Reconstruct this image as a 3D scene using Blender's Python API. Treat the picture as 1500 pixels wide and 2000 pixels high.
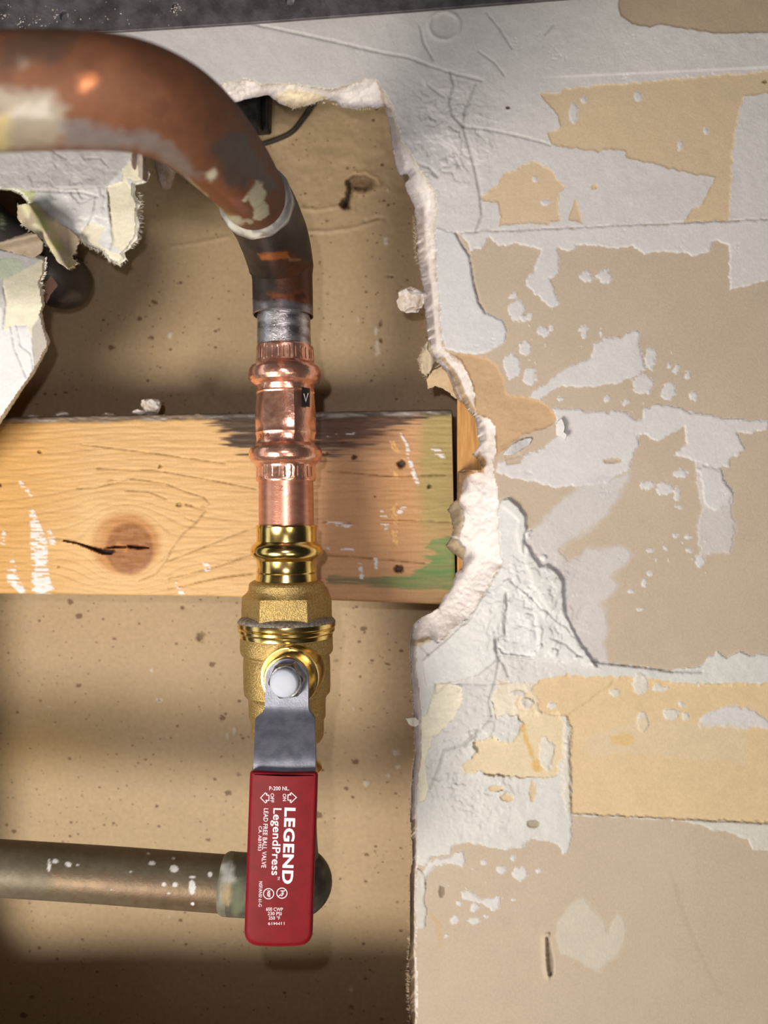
import bpy, bmesh, math
import numpy as np
from mathutils import Vector, Matrix

scene = bpy.context.scene
for o in list(bpy.data.objects):
    bpy.data.objects.remove(o)

# ------------------------------------------------------------------ camera
F = 1500.0                         # focal length in pixels of a 1500 x 2000 frame
TH = math.radians(6.5)             # the wall is seen slightly from the right
CAM = np.array([0.0, -0.331, 0.0])
RV = np.array([math.cos(TH), math.sin(TH), 0.0])
FV = np.array([-math.sin(TH), math.cos(TH), 0.0])
UV = np.array([0.0, 0.0, 1.0])
cd = bpy.data.cameras.new('camera')
cam = bpy.data.objects.new('camera', cd)
scene.collection.objects.link(cam)
cam.location = CAM
cam.rotation_euler = (math.pi / 2, 0, TH)
cd.sensor_fit = 'VERTICAL'
cd.sensor_height = 36.0
cd.lens = 27.0
cd.clip_start = 0.01
cd.dof.use_dof = True
cd.dof.focus_distance = 0.288
cd.dof.aperture_fstop = 11.0
scene.camera = cam

# ------------------------------------------------------------------ light
scene.view_settings.view_transform = 'Standard'
scene.view_settings.look = 'None'
scene.view_settings.gamma = 1.0
scene.view_settings.use_curve_mapping = False
scene.view_settings.exposure = 0.12
w = bpy.data.worlds.new('room')
scene.world = w
w.use_nodes = True
w.node_tree.nodes['Background'].inputs[0].default_value = (0.85, 0.9, 1.0, 1)
w.node_tree.nodes['Background'].inputs[1].default_value = 0.015


def aim(o, target):
    d = Vector(target) - o.location
    o.rotation_euler = d.to_track_quat('-Z', 'Y').to_euler()


def area(name, loc, target, size, power, color):
    l = bpy.data.lights.new(name, 'AREA')
    l.shape = 'DISK'
    l.size = size
    l.energy = power
    l.color = color
    o = bpy.data.objects.new(name, l)
    scene.collection.objects.link(o)
    o.location = loc
    aim(o, target)
    return o


# the phone's torch, a little left of and above the lens
l = bpy.data.lights.new('phone_torch', 'SPOT')
l.energy = 1.0
l.shadow_soft_size = 0.0028
l.spot_size = math.radians(104)
l.spot_blend = 1.0
l.color = (1.0, 0.93, 0.98)
torch = bpy.data.objects.new('phone_torch', l)
scene.collection.objects.link(torch)
torch.location = CAM + RV * -0.018 + UV * 0.025
aim(torch, (-0.075, 0.03, 0.02))
# two lamps of the room
area('lamp_right', (0.27, -0.77, -0.39), (-0.05, 0.02, 0), 0.30, 1.1, (1.0, 0.93, 0.82))
area('lamp_left', (-0.36, -0.60, -0.30), (-0.02, 0.02, 0.03), 0.28, 5.1, (1.0, 0.93, 0.82))
# a tall window of the room, far to the left
wl = area('window_left', (-1.15, -0.60, 0.15), (-0.04, -0.02, 0), 0.36, 1.8, (0.92, 0.96, 1.0))
wl.data.shape = 'RECTANGLE'
wl.data.size_y = 1.5


# ------------------------------------------------------------------ geometry helpers
def at(px, py, y):
    """point of the plane at depth y that the traced outline point (px, py) lies on"""
    px = np.asarray(px, float); py = np.asarray(py, float); y = np.asarray(y, float)
    a = (px - 750) / F; b = (1000 - py) / F
    dx = FV[0] + a * RV[0]; dy = FV[1] + a * RV[1]
    t = (y - CAM[1]) / dy
    return np.stack([CAM[0] + dx * t, CAM[1] + dy * t, CAM[2] + b * t], -1)


def P(px, py, z):
    return CAM + FV * z + RV * ((px - 750) / F * z) + UV * ((1000 - py) / F * z)


def proj(co):
    d = co - CAM
    z = d @ FV
    return 750 + F * (d @ RV) / z, 1000 - F * (d @ UV) / z, z


def lin(r, g, b):
    c = np.array([r, g, b], float) / 255
    return np.where(c <= 0.04045, c / 12.92, ((c + 0.055) / 1.055) ** 2.4)


def hash2(xi, yi, seed):
    n = (xi.astype(np.int64) * 374761393 + yi.astype(np.int64) * 668265263 + seed * 1442695041) & 0xFFFFFFFF
    n = ((n ^ (n >> 13)) * 1274126177) & 0xFFFFFFFF
    return ((n ^ (n >> 16)) & 0xFFFFFF) / float(0xFFFFFF)


def vn(x, y, seed=0):
    xi = np.floor(x); yi = np.floor(y)
    fx = x - xi; fy = y - yi
    fx = fx * fx * (3 - 2 * fx); fy = fy * fy * (3 - 2 * fy)
    a = hash2(xi, yi, seed); b = hash2(xi + 1, yi, seed)
    c = hash2(xi, yi + 1, seed); d = hash2(xi + 1, yi + 1, seed)
    return (a * (1 - fx) + b * fx) * (1 - fy) + (c * (1 - fx) + d * fx) * fy


def fbm(x, y, sc, octv=4, seed=0, gain=0.5):
    """-1..1"""
    s = 0; a = 1.0; tot = 0; f = 1.0 / sc
    for k in range(octv):
        s = s + a * (vn(x * f + 17.3 * k, y * f - 9.1 * k, seed + k * 13) * 2 - 1)
        tot += a; a *= gain; f *= 2.03
    return s / tot


def sstep(a, b, x):
    t = np.clip((x - a) / (b - a), 0, 1)
    return t * t * (3 - 2 * t)


def sdpoly(X, Y, poly, margin=40):
    """signed distance, positive inside; -margin-ish outside the box"""
    poly = np.asarray(poly, float)
    out = np.full(X.shape, -float(margin))
    x0, y0 = poly.min(0) - margin; x1, y1 = poly.max(0) + margin
    m = (X > x0) & (X < x1) & (Y > y0) & (Y < y1)
    if not m.any():
        return out
    x = X[m]; y = Y[m]
    d2 = np.full(x.shape, 1e12); ins = np.zeros(x.shape, bool)
    n = len(poly)
    for i in range(n):
        ax, ay = poly[i]; bx, by = poly[(i + 1) % n]
        ex, ey = bx - ax, by - ay
        wx = x - ax; wy = y - ay
        t = np.clip((wx * ex + wy * ey) / (ex * ex + ey * ey + 1e-9), 0, 1)
        d2 = np.minimum(d2, (wx - t * ex) ** 2 + (wy - t * ey) ** 2)
        c = (ay > y) != (by > y)
        if ey != 0:
            ins ^= c & (x < ex * (y - ay) / ey + ax)
    d = np.sqrt(d2)
    out[m] = np.where(ins, d, -d)
    return out


def dline(X, Y, pts, margin=30):
    """distance to a polyline; points may carry a third value (half width): then distance minus width"""
    pts = [tuple(p) + ((0,) if len(p) == 2 else ()) for p in pts]
    A = np.array(pts, float)
    out = np.full(X.shape, float(margin))
    x0, y0 = A[:, :2].min(0) - margin; x1, y1 = A[:, :2].max(0) + margin
    m = (X > x0) & (X < x1) & (Y > y0) & (Y < y1)
    if not m.any():
        return out
    x = X[m]; y = Y[m]
    d = np.full(x.shape, 1e6)
    for i in range(len(A) - 1):
        ax, ay, aw = A[i]; bx, by, bw = A[i + 1]
        ex, ey = bx - ax, by - ay
        t = np.clip(((x - ax) * ex + (y - ay) * ey) / (ex * ex + ey * ey + 1e-9), 0, 1)
        d = np.minimum(d, np.hypot(x - ax - t * ex, y - ay - t * ey) - (aw + (bw - aw) * t))
    out[m] = d
    return out


def link(o, parent=None):
    scene.collection.objects.link(o)
    if parent is not None:
        o.parent = parent
    return o


def tag(o, label, cat, group=None, kind=None):
    o['label'] = label
    if cat:
        o['category'] = cat
    if group:
        o['group'] = group
    if kind:
        o['kind'] = kind
    return o


def thing(name, label, cat, group=None, loc=(0, 0, 0)):
    o = bpy.data.objects.new(name, None)
    o.empty_display_size = 0.01
    link(o)
    return tag(o, label, cat, group)


def raw_mesh(name, co, faces, mat, parent=None, col=None, attrs=None, smooth=True, sharp=None):
    co = np.asarray(co, np.float32); faces = np.asarray(faces)
    k = faces.shape[1]
    used = np.unique(faces)
    remap = np.full(len(co), -1, np.int64); remap[used] = np.arange(len(used))
    f = remap[faces].astype(np.int32); c = co[used]
    me = bpy.data.meshes.new(name)
    me.vertices.add(len(c)); me.vertices.foreach_set('co', c.ravel())
    me.loops.add(f.size); me.loops.foreach_set('vertex_index', f.ravel())
    me.polygons.add(len(f))
    me.polygons.foreach_set('loop_start', np.arange(0, f.size, k, dtype=np.int32))
    me.polygons.foreach_set('use_smooth', np.full(len(f), smooth))
    if col is not None:
        a = me.attributes.new('col', 'FLOAT_COLOR', 'POINT')
        cc = np.ones((len(used), 4), np.float32); cc[:, :3] = col[used]
        a.data.foreach_set('color', cc.ravel())
    for nm, v in (attrs or {}).items():
        a = me.attributes.new(nm, 'FLOAT', 'POINT')
        a.data.foreach_set('value', v[used].astype(np.float32))
    me.update(calc_edges=True)
    me.validate()
    if sharp:
        me.set_sharp_from_angle(angle=math.radians(sharp))
    me.materials.append(mat)
    return link(bpy.data.objects.new(name, me), parent)


def bm_obj(name, bm, mat, parent=None, smooth=False, sharp=None):
    me = bpy.data.meshes.new(name)
    bmesh.ops.recalc_face_normals(bm, faces=bm.faces)
    bm.to_mesh(me); bm.free()
    for p in me.polygons:
        p.use_smooth = smooth
    if sharp:
        me.set_sharp_from_angle(angle=math.radians(sharp))
    me.materials.append(mat)
    return link(bpy.data.objects.new(name, me), parent)


def catmull(pts, n=8):
    p = np.asarray(pts, float)
    q = np.vstack([2 * p[0] - p[1], p, 2 * p[-1] - p[-2]])
    out = []
    for i in range(1, len(q) - 2):
        a, b, c, d = q[i - 1], q[i], q[i + 1], q[i + 2]
        for k in range(n):
            t = k / n
            out.append(0.5 * (2 * b + (c - a) * t + (2 * a - 5 * b + 4 * c - d) * t * t + (3 * b - a - 3 * c + d) * t ** 3))
    out.append(p[-1])
    return np.array(out)


def sweep_data(pts, radii, seg=64, rfun=None, caps=True):
    """tube along pts with one radius per point; rfun(i, angle) scales it; angle 0 faces -Y where it can"""
    pts = np.asarray(pts, float); n = len(pts)
    tan = np.gradient(pts, axis=0)
    # rows that share a place take their neighbour's direction
    for i in range(n):
        if np.linalg.norm(tan[i]) < 1e-9:
            tan[i] = tan[i - 1]
    tan /= np.linalg.norm(tan, axis=1)[:, None]
    ref = np.array([0, -1.0, 0])
    if abs(tan[0] @ ref) > 0.9:
        ref = np.array([0, 0, 1.0])
    u = ref - tan[0] * (ref @ tan[0]); u /= np.linalg.norm(u)
    ang = np.linspace(0, 2 * math.pi, seg, endpoint=False)
    rows = []
    for i in range(n):
        u = u - tan[i] * (u @ tan[i]); u /= np.linalg.norm(u)
        v = np.cross(tan[i], u)
        r = radii[i] * (rfun(i, ang) if rfun else np.ones(seg))
        rows.append(pts[i] + r[:, None] * (np.cos(ang)[:, None] * u + np.sin(ang)[:, None] * v))
    co = np.vstack(rows)
    fs = []
    j = np.arange(seg); k = (j + 1) % seg
    for i in range(n - 1):
        fs.append(np.stack([i * seg + j, i * seg + k, (i + 1) * seg + k, (i + 1) * seg + j], 1))
    fs = np.vstack(fs)[:, ::-1]
    if caps:
        c0 = len(co); co = np.vstack([co, pts[0], pts[-1]])
        e = (n - 1) * seg
        fs = np.vstack([fs, np.stack([np.full(seg, c0), j, k, k], 1), np.stack([np.full(seg, c0 + 1), e + k, e + j, e + j], 1)])
    return co, fs


def tube(name, pts, radii, mat, parent=None, seg=64, rfun=None, sharp=None, paint=None, caps=False):
    co, fs = sweep_data(pts, radii, seg, rfun, caps)
    if caps:     # degenerate quads are triangles: build through bmesh
        bm = bmesh.new()
        vs = [bm.verts.new(c) for c in co]
        for f in fs:
            ids = list(dict.fromkeys(f.tolist()))
            if len(ids) > 2:
                try:
                    bm.faces.new([vs[i] for i in ids])
                except ValueError:
                    pass
        o = bm_obj(name, bm, mat, parent, True, sharp)
        return o
    col = attrs = None
    if paint:
        col, attrs = paint(co)
    return raw_mesh(name, co, fs, mat, parent, col, attrs, True, sharp)


def ribbon(points, width, closed=False):
    """flat outline band in pixel space -> list of quads"""
    p = np.asarray(points, float)
    n = len(p)
    nxt = np.roll(p, -1, 0) if closed else np.vstack([p[1:], 2 * p[-1] - p[-2]])
    prv = np.roll(p, 1, 0) if closed else np.vstack([2 * p[0] - p[1], p[:-1]])
    d1 = p - prv; d2 = nxt - p
    d1 /= np.linalg.norm(d1, axis=1)[:, None]; d2 /= np.linalg.norm(d2, axis=1)[:, None]
    n1 = np.stack([-d1[:, 1], d1[:, 0]], 1); n2 = np.stack([-d2[:, 1], d2[:, 0]], 1)
    m = n1 + n2; m /= np.maximum(np.linalg.norm(m, axis=1)[:, None], 1e-6)
    m /= np.maximum((m * n1).sum(1), 0.4)[:, None]
    a = p + m * width / 2; b = p - m * width / 2
    quads = [np.array([a[i], a[(i + 1) % n], b[(i + 1) % n], b[i]]) for i in range(n if closed else n - 1)]
    return quads


# ------------------------------------------------------------------ materials
def mat_painted(name, rough=0.7, bump=0.25, bscale=900, var=0.10, vscale=500, metal_attr=False, spec=0.4, extra=None):
    m = bpy.data.materials.new(name)
    m.use_nodes = True
    nt = m.node_tree; N = nt.nodes; L = nt.links
    b = N['Principled BSDF']
    b.inputs['Roughness'].default_value = rough
    b.inputs['Specular IOR Level'].default_value = spec
    a = N.new('ShaderNodeAttribute'); a.attribute_name = 'col'
    tc = N.new('ShaderNodeTexCoord')
    n1 = N.new('ShaderNodeTexNoise'); n1.inputs['Scale'].default_value = vscale; n1.inputs['Detail'].default_value = 4
    L.new(tc.outputs['Object'], n1.inputs['Vector'])
    mr = N.new('ShaderNodeMapRange')
    mr.inputs[1].default_value = 0.25; mr.inputs[2].default_value = 0.75
    mr.inputs[3].default_value = 1 - var; mr.inputs[4].default_value = 1 + var
    L.new(n1.outputs[0], mr.inputs[0])
    mx = N.new('ShaderNodeVectorMath'); mx.operation = 'SCALE'
    L.new(a.outputs['Color'], mx.inputs[0]); L.new(mr.outputs[0], mx.inputs['Scale'])
    out = mx.outputs[0]
    if extra:
        out = extra(nt, tc, out)
    L.new(out, b.inputs['Base Color'])
    if metal_attr:
        for nm, inp in (('met', 'Metallic'), ('rgh', 'Roughness')):
            t = N.new('ShaderNodeAttribute'); t.attribute_name = nm
            L.new(t.outputs['Fac'], b.inputs[inp])
    if bump:
        n2 = N.new('ShaderNodeTexNoise'); n2.inputs['Scale'].default_value = bscale; n2.inputs['Detail'].default_value = 5
        L.new(tc.outputs['Object'], n2.inputs['Vector'])
        bp = N.new('ShaderNodeBump'); bp.inputs['Strength'].default_value = bump; bp.inputs['Distance'].default_value = 0.0004
        L.new(n2.outputs[0], bp.inputs['Height']); L.new(bp.outputs[0], b.inputs['Normal'])
    return m


def mat_plain(name, c1, c2=None, scale=300, rough=0.5, metal=0.0, bump=0.1, bscale=1500, bdist=0.0003, spec=0.5, stretch=None, rvar=0.0, lo=0.35, hi=0.65):
    m = bpy.data.materials.new(name)
    m.use_nodes = True
    nt = m.node_tree; N = nt.nodes; L = nt.links
    b = N['Principled BSDF']
    b.inputs['Roughness'].default_value = rough
    b.inputs['Metallic'].default_value = metal
    b.inputs['Specular IOR Level'].default_value = spec
    tc = N.new('ShaderNodeTexCoord'); src = tc.outputs['Object']
    if stretch:
        mp = N.new('ShaderNodeMapping'); mp.inputs['Scale'].default_value = stretch
        L.new(src, mp.inputs['Vector']); src = mp.outputs[0]
    n1 = N.new('ShaderNodeTexNoise'); n1.inputs['Scale'].default_value = scale; n1.inputs['Detail'].default_value = 6
    L.new(src, n1.inputs['Vector'])
    cr = N.new('ShaderNodeValToRGB')
    cr.color_ramp.elements[0].position = lo; cr.color_ramp.elements[1].position = hi
    cr.color_ramp.elements[0].color = (*c1, 1); cr.color_ramp.elements[1].color = (*(c2 if c2 is not None else c1), 1)
    L.new(n1.outputs[0], cr.inputs[0]); L.new(cr.outputs[0], b.inputs['Base Color'])
    if rvar:
        mr = N.new('ShaderNodeMapRange'); mr.inputs[3].default_value = max(0.02, rough - rvar); mr.inputs[4].default_value = rough + rvar
        L.new(n1.outputs[0], mr.inputs[0]); L.new(mr.outputs[0], b.inputs['Roughness'])
    if bump:
        n2 = N.new('ShaderNodeTexNoise'); n2.inputs['Scale'].default_value = bscale; n2.inputs['Detail'].default_value = 3
        L.new(src, n2.inputs['Vector'])
        bp = N.new('ShaderNodeBump'); bp.inputs['Strength'].default_value = bump; bp.inputs['Distance'].default_value = bdist
        L.new(n2.outputs[0], bp.inputs['Height']); L.new(bp.outputs[0], b.inputs['Normal'])
    return m


def board_spots(nt, tc, src):
    """dark oval flecks of the fibreboard, in two sizes"""
    N = nt.nodes; L = nt.links
    out = src
    for sc, thr, soft in ((95, 0.22, 0.06), (210, 0.24, 0.07), (420, 0.26, 0.08)):
        mp = N.new('ShaderNodeMapping'); mp.inputs['Scale'].default_value = (0.85, 0.0, 1.15)
        mp.inputs['Rotation'].default_value = (0, 0.5, 0)
        L.new(tc.outputs['Object'], mp.inputs['Vector'])
        nz = N.new('ShaderNodeTexNoise'); nz.inputs['Scale'].default_value = sc * 5
        L.new(mp.outputs[0], nz.inputs['Vector'])
        mixv = N.new('ShaderNodeMix'); mixv.data_type = 'VECTOR'; mixv.inputs[0].default_value = 0.0012
        v = N.new('ShaderNodeTexVoronoi'); v.inputs['Scale'].default_value = sc
        ad = N.new('ShaderNodeVectorMath'); ad.operation = 'MULTIPLY_ADD'
        ad.inputs[1].default_value = (0.3 / sc, 0, 0.3 / sc)
        L.new(nz.outputs[1], ad.inputs[0]); L.new(mp.outputs[0], ad.inputs[2])
        L.new(ad.outputs[0], v.inputs['Vector'])
        sep = N.new('ShaderNodeSeparateColor'); L.new(v.outputs['Color'], sep.inputs[0])
        pw = N.new('ShaderNodeMath'); pw.operation = 'POWER'; pw.inputs[1].default_value = 2.5
        L.new(sep.outputs[0], pw.inputs[0])
        rad = N.new('ShaderNodeMath'); rad.operation = 'MULTIPLY'; rad.inputs[1].default_value = thr
        L.new(pw.outputs[0], rad.inputs[0])
        sub = N.new('ShaderNodeMath'); sub.operation = 'SUBTRACT'
        L.new(rad.outputs[0], sub.inputs[0]); L.new(v.outputs['Distance'], sub.inputs[1])
        mr = N.new('ShaderNodeMapRange'); mr.inputs[1].default_value = 0; mr.inputs[2].default_value = soft
        mr.inputs[3].default_value = 0; mr.inputs[4].default_value = 0.75
        L.new(sub.outputs[0], mr.inputs[0])
        mx = N.new('ShaderNodeMix'); mx.data_type = 'RGBA'
        L.new(mr.outputs[0], mx.inputs[0]); L.new(out, mx.inputs[6]); mx.inputs[7].default_value = (*lin(92, 56, 30), 1)
        out = mx.outputs[2]
        N.remove(mixv)
    return out


M = {}
M['plaster'] = mat_painted('plaster', 0.85, 0.30, 1100, 0.05, 700)
M['paper'] = mat_painted('lining_paper', 0.8, 0.25, 1600, 0.06, 900)
M['gypsum'] = mat_painted('gypsum', 0.9, 0.6, 900, 0.05, 600)
M['board'] = mat_painted('fibreboard', 0.62, 0.25, 1400, 0.09, 400, extra=board_spots, spec=0.35)
M['wood'] = mat_painted('old_timber', 0.55, 0.25, 1500, 0.06, 900, spec=0.4)
M['old_metal'] = mat_painted('weathered_metal', 0.5, 0.25, 700, 0.15, 250, metal_attr=True, spec=0.5)
M['stud'] = mat_plain('orange_timber', lin(186, 130, 66), lin(214, 164, 96), 120, 0.6, 0, 0.3, 900, stretch=(6, 6, 0.6))
M['copper'] = mat_plain('bright_copper', lin(236, 168, 142), lin(246, 194, 168), 260, 0.24, 0.88, 0.30, 420, 0.0005, rvar=0.08)
M['copper_dull'] = mat_plain('satin_copper', lin(214, 148, 122), lin(228, 166, 140), 200, 0.34, 0.85, 0.2, 900, 0.0002, stretch=(1, 1, 2.5))
M['silver'] = mat_plain('tinned_copper', lin(150, 142, 142), lin(230, 228, 230), 120, 0.28, 0.9, 0.6, 1100, 0.0003, stretch=(1, 1, 3), rvar=0.1)
M['brass'] = mat_plain('polished_brass', lin(226, 192, 112), lin(242, 214, 140), 150, 0.2, 1.0, 0.06, 700, 0.0003, rvar=0.04)
M['brass_cast'] = mat_plain('cast_brass', lin(160, 134, 82), lin(204, 174, 112), 1500, 0.42, 0.8, 0.7, 2300, 0.0005)
M['dust'] = mat_plain('dusty_brass', lin(120, 106, 88), lin(176, 166, 154), 900, 0.85, 0.2, 0.6, 1800, 0.0005)
M['zinc'] = mat_plain('zinc_plate', lin(112, 114, 126), lin(134, 136, 148), 260, 0.48, 0.5, 0.25, 1300, 0.0003, rvar=0.06)
M['nut'] = mat_plain('zinc_nut', lin(104, 104, 104), lin(150, 150, 150), 500, 0.35, 0.9, 0.3, 900, 0.0003)
M['nylon'] = mat_plain('white_nylon', lin(178, 184, 198), lin(186, 190, 202), 200, 0.55, 0, 0.05)
M['grip'] = mat_plain('red_vinyl', lin(110, 4, 17), lin(122, 6, 21), 200, 0.55, 0, 0.12, 2200, 0.0002, spec=0.2)
M['ink'] = mat_plain('white_print', lin(226, 218, 226), lin(232, 224, 230), 200, 0.6, 0, 0)
M['etch'] = mat_plain('etched_mark', lin(150, 84, 66), lin(160, 92, 72), 200, 0.5, 0.6, 0)
M['black'] = mat_plain('black_sticker', lin(22, 20, 20), lin(34, 30, 28), 200, 0.45, 0, 0.1)
M['dark_metal'] = mat_plain('dark_steel', lin(26, 24, 24), lin(58, 54, 52), 160, 0.5, 0.5, 0.3, 700)
M['strand'] = mat_plain('black_strand', lin(40, 32, 24), lin(54, 44, 34), 200, 0.7, 0, 0.1)
M['chunk'] = mat_plain('plaster_crumb', lin(196, 178, 160), lin(236, 230, 226), 260, 0.9, 0, 0.6, 900, 0.0006)
M['fibre'] = mat_plain('paper_fibre', lin(226, 216, 196), lin(246, 242, 232), 300, 0.9, 0, 0)
M['fibre_tan'] = mat_plain('brown_paper_fibre', lin(176, 152, 122), lin(214, 194, 166), 300, 0.9, 0, 0)

# ------------------------------------------------------------------ traced outlines
HOLE = [(440, 208), (483, 193), (523, 186), (533, 193), (547, 202), (572, 213), (600, 206), (633, 195), (653, 197), (667, 210),
        (697, 213), (720, 208), (733, 212), (752, 209), (758, 230), (762, 263), (767, 297), (773, 327), (780, 342), (795, 341),
        (799, 347), (790, 360), (797, 380), (810, 407), (809, 430), (812, 463), (813, 497), (817, 513), (821, 540), (827, 567),
        (829, 597), (831, 613), (834, 640), (837, 662), (833, 680), (842, 694), (852, 701), (862, 716), (874, 730), (882, 752),
        (888, 768), (893, 781), (903, 786), (912, 800), (924, 812), (930, 826), (933, 851), (937, 869), (922, 888), (937, 901),
        (941, 918), (912, 917), (893, 920), (893, 960), (892, 976), (884, 981), (874, 995), (879, 1006), (886, 1034), (877, 1053),
        (871, 1065), (882, 1079), (891, 1085), (903, 1093), (903, 1113), (892, 1118), (888, 1127), (884, 1144), (875, 1158),
        (864, 1169), (857, 1188), (828, 1204), (808, 1219), (801, 1247), (800, 1275), (802, 1320), (805, 1354), (808, 1398),
        (806, 1410), (809, 1430), (811, 1466), (804, 1519), (802, 1576), (800, 1600), (804, 1624), (806, 1682), (800, 1707),
        (800, 1753), (801, 1834), (797, 1870), (799, 1905), (798, 1955), (801, 2000), (798, 2018),
        (700, 2024), (520, 2016), (300, 2028), (90, 2018), (-170, 2022), (-210, 1900), (-200, 1700), (-210, 1400), (-200, 1160), (-170, 1030),
        (-95, 940), (0, 829), (40, 770), (67, 730), (93, 683), (98, 668), (88, 640), (82, 610), (87, 597), (85, 577), (80, 550),
        (88, 533), (90, 503), (70, 496), (30, 486), (0, 481), (-60, 470), (-75, 420), (-60, 366), (0, 371), (20, 373), (40, 381),
        (80, 430), (147, 461), (157, 470), (180, 483), (200, 490), (213, 507), (233, 517), (248, 507), (243, 494), (250, 488), (267, 467), (272, 437),
        (268, 417), (275, 397), (263, 383), (264, 363), (285, 357), (290, 340), (283, 310), (273, 292), (290, 262), (360, 238)]
OUT = [(433, 165), (480, 154), (510, 166), (560, 163), (607, 170), (640, 176), (677, 168), (710, 155), (735, 157), (744, 172), (767, 207),
       (775, 240), (783, 277), (797, 290), (817, 323), (833, 353), (848, 377), (853, 413), (848, 453), (852, 490), (851, 530),
       (855, 563), (860, 593), (859, 623), (862, 655), (868, 682), (884, 701), (900, 707), (911, 725), (921, 749), (929, 773),
       (925, 792), (932, 811), (957, 819), (967, 835), (967, 856), (969, 883), (964, 901), (963, 920), (971, 950), (973, 985),
       (973, 1040), (976, 1068), (980, 1102), (968, 1118), (954, 1144), (937, 1169), (928, 1191), (914, 1208), (886, 1225),
       (872, 1243), (856, 1257), (840, 1248), (815, 1256), (812, 1282), (814, 1320), (818, 1345), (822, 1400), (822, 1440), (823, 1475),
       (816, 1520), (813, 1570), (814, 1640), (815, 1690), (812, 1740), (811, 1800), (812, 1850), (815, 1900), (816, 1950),
       (814, 2000), (810, 2034), (700, 2038), (520, 2030), (300, 2042), (90, 2032), (-182, 2036), (-224, 1900), (-214, 1700), (-224, 1400),
       (-214, 1150), (-182, 1020), (-105, 930), (-6, 824), (35, 766), (62, 727), (88, 682), (92, 668), (83, 641), (77, 610),
       (82, 597), (80, 577), (75, 550), (83, 533), (85, 508), (68, 502), (28, 492), (-2, 487), (-68, 476), (-84, 420), (-66, 360),
       (2, 365), (25, 367), (45, 376), (86, 425), (150, 455), (160, 463), (183, 476), (204, 483), (217, 500), (233, 510), (241, 504),
       (236, 494), (244, 484), (261, 464), (266, 437), (262, 417), (268, 397), (257, 383), (258, 358), (278, 352), (283, 340), (276, 312),
       (266, 290), (284, 255), (356, 230)]

# ------------------------------------------------------------------ wall_front: plasterboard with its layers
S = 2.2
xs = np.concatenate([np.linspace(-900, -260, 16), np.arange(-250, 1530, S), np.linspace(1540, 2500, 24)])
ys = np.concatenate([np.linspace(-800, -35, 20), np.arange(-30, 2080, S), np.linspace(2086, 2900, 20)])
GX, GY = np.meshgrid(xs, ys)
shp = GX.shape
X = GX.ravel().copy(); Y = GY.ravel().copy()
rag = fbm(X, Y, 7, 3, 3)
d_in = -sdpoly(X, Y, HOLE, 60)
d_in = np.where((d_in >= 60) , 60, d_in) + rag * 1.4 + fbm(X, Y, 22, 2, 5) * 1.2
d_out = sdpoly(X, Y, OUT, 60) + rag * 2.5
keepv = d_in > -0.02
KRAFT = lin(196, 164, 128); WHITE = lin(212, 209, 208); PAPER = lin(193, 176, 156); TAPE = lin(210, 188, 158)
GYP = lin(240, 233, 230); CREAM = lin(243, 236, 212); GREY = lin(200, 196, 194)
n_big = fbm(X, Y, 160, 4, 11); n_mid = fbm(X, Y, 30, 4, 21); n_fin = fbm(X, Y, 5, 3, 31)
col = np.tile(PAPER, (len(X), 1)) * (1 + 0.05 * n_big + 0.03 * n_mid + 0.03 * n_fin)[:, None]
hgt = np.zeros(len(X)) + 0.00002 * n_fin          # towards the room
cls = np.zeros(len(X), int)                        # 0 paper 1 plaster 2 tape 3 kraft 4 gypsum 5 lower tape
PAPERC, PLAS, TAPEC, KRAFTC, GYPC, TAPEL = range(6)


def layer(poly, color, h=0.0004, ragged=3.0, c=None, alpha=1.0, soft=1.5, sd=None, rise=3.0, tex=0.0, rs=9):
    global col, hgt
    s = sdpoly(X, Y, poly, 30) if sd is None else sd
    near = s > -25
    if not near.any():
        return
    x = X[near]; y = Y[near]
    s2 = s[near] + fbm(x, y, rs, 3, 41 + len(poly)) * ragged
    m = np.clip(s2 / soft + 0.5, 0, 1) * alpha
    cc = color * (1 + 0.04 * n_mid[near] + 0.03 * n_fin[near] + 0.03 * n_big[near])[:, None]
    col[near] = col[near] * (1 - m)[:, None] + cc * m[:, None]
    hgt[near] += sstep(0, rise, s2) * (h + tex * n_mid[near])
    if c is not None:
        k = np.where(near)[0][m > 0.5]
        cls[k] = c


def blob(px, py, rx, ry, **kw):
    a = np.linspace(0, 2 * math.pi, 14, endpoint=False)
    layer([(px + rx * math.cos(t), py + ry * math.sin(t)) for t in a], **kw)


# --- upper plaster and everything left of the hole
layer([(-900, -800), (2500, -800), (2500, 380), (1500, 428), (1100, 446), (890, 455), (853, 450), (700, 260), (400, 330), (300, 600),
       (150, 1000), (-100, 1300), (-150, 2080), (-900, 2900)], WHITE, 0.0004, 2, PLAS, tex=0.00012)
layer([(1207, -800), (1207, 12), (1212, 32), (1235, 48), (1270, 53), (1292, 48), (1345, 58), (1400, 66), (1500, 65), (2500, 60), (2500, -800)], lin(182, 163, 140), -0.0004, 2, PAPERC)
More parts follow.
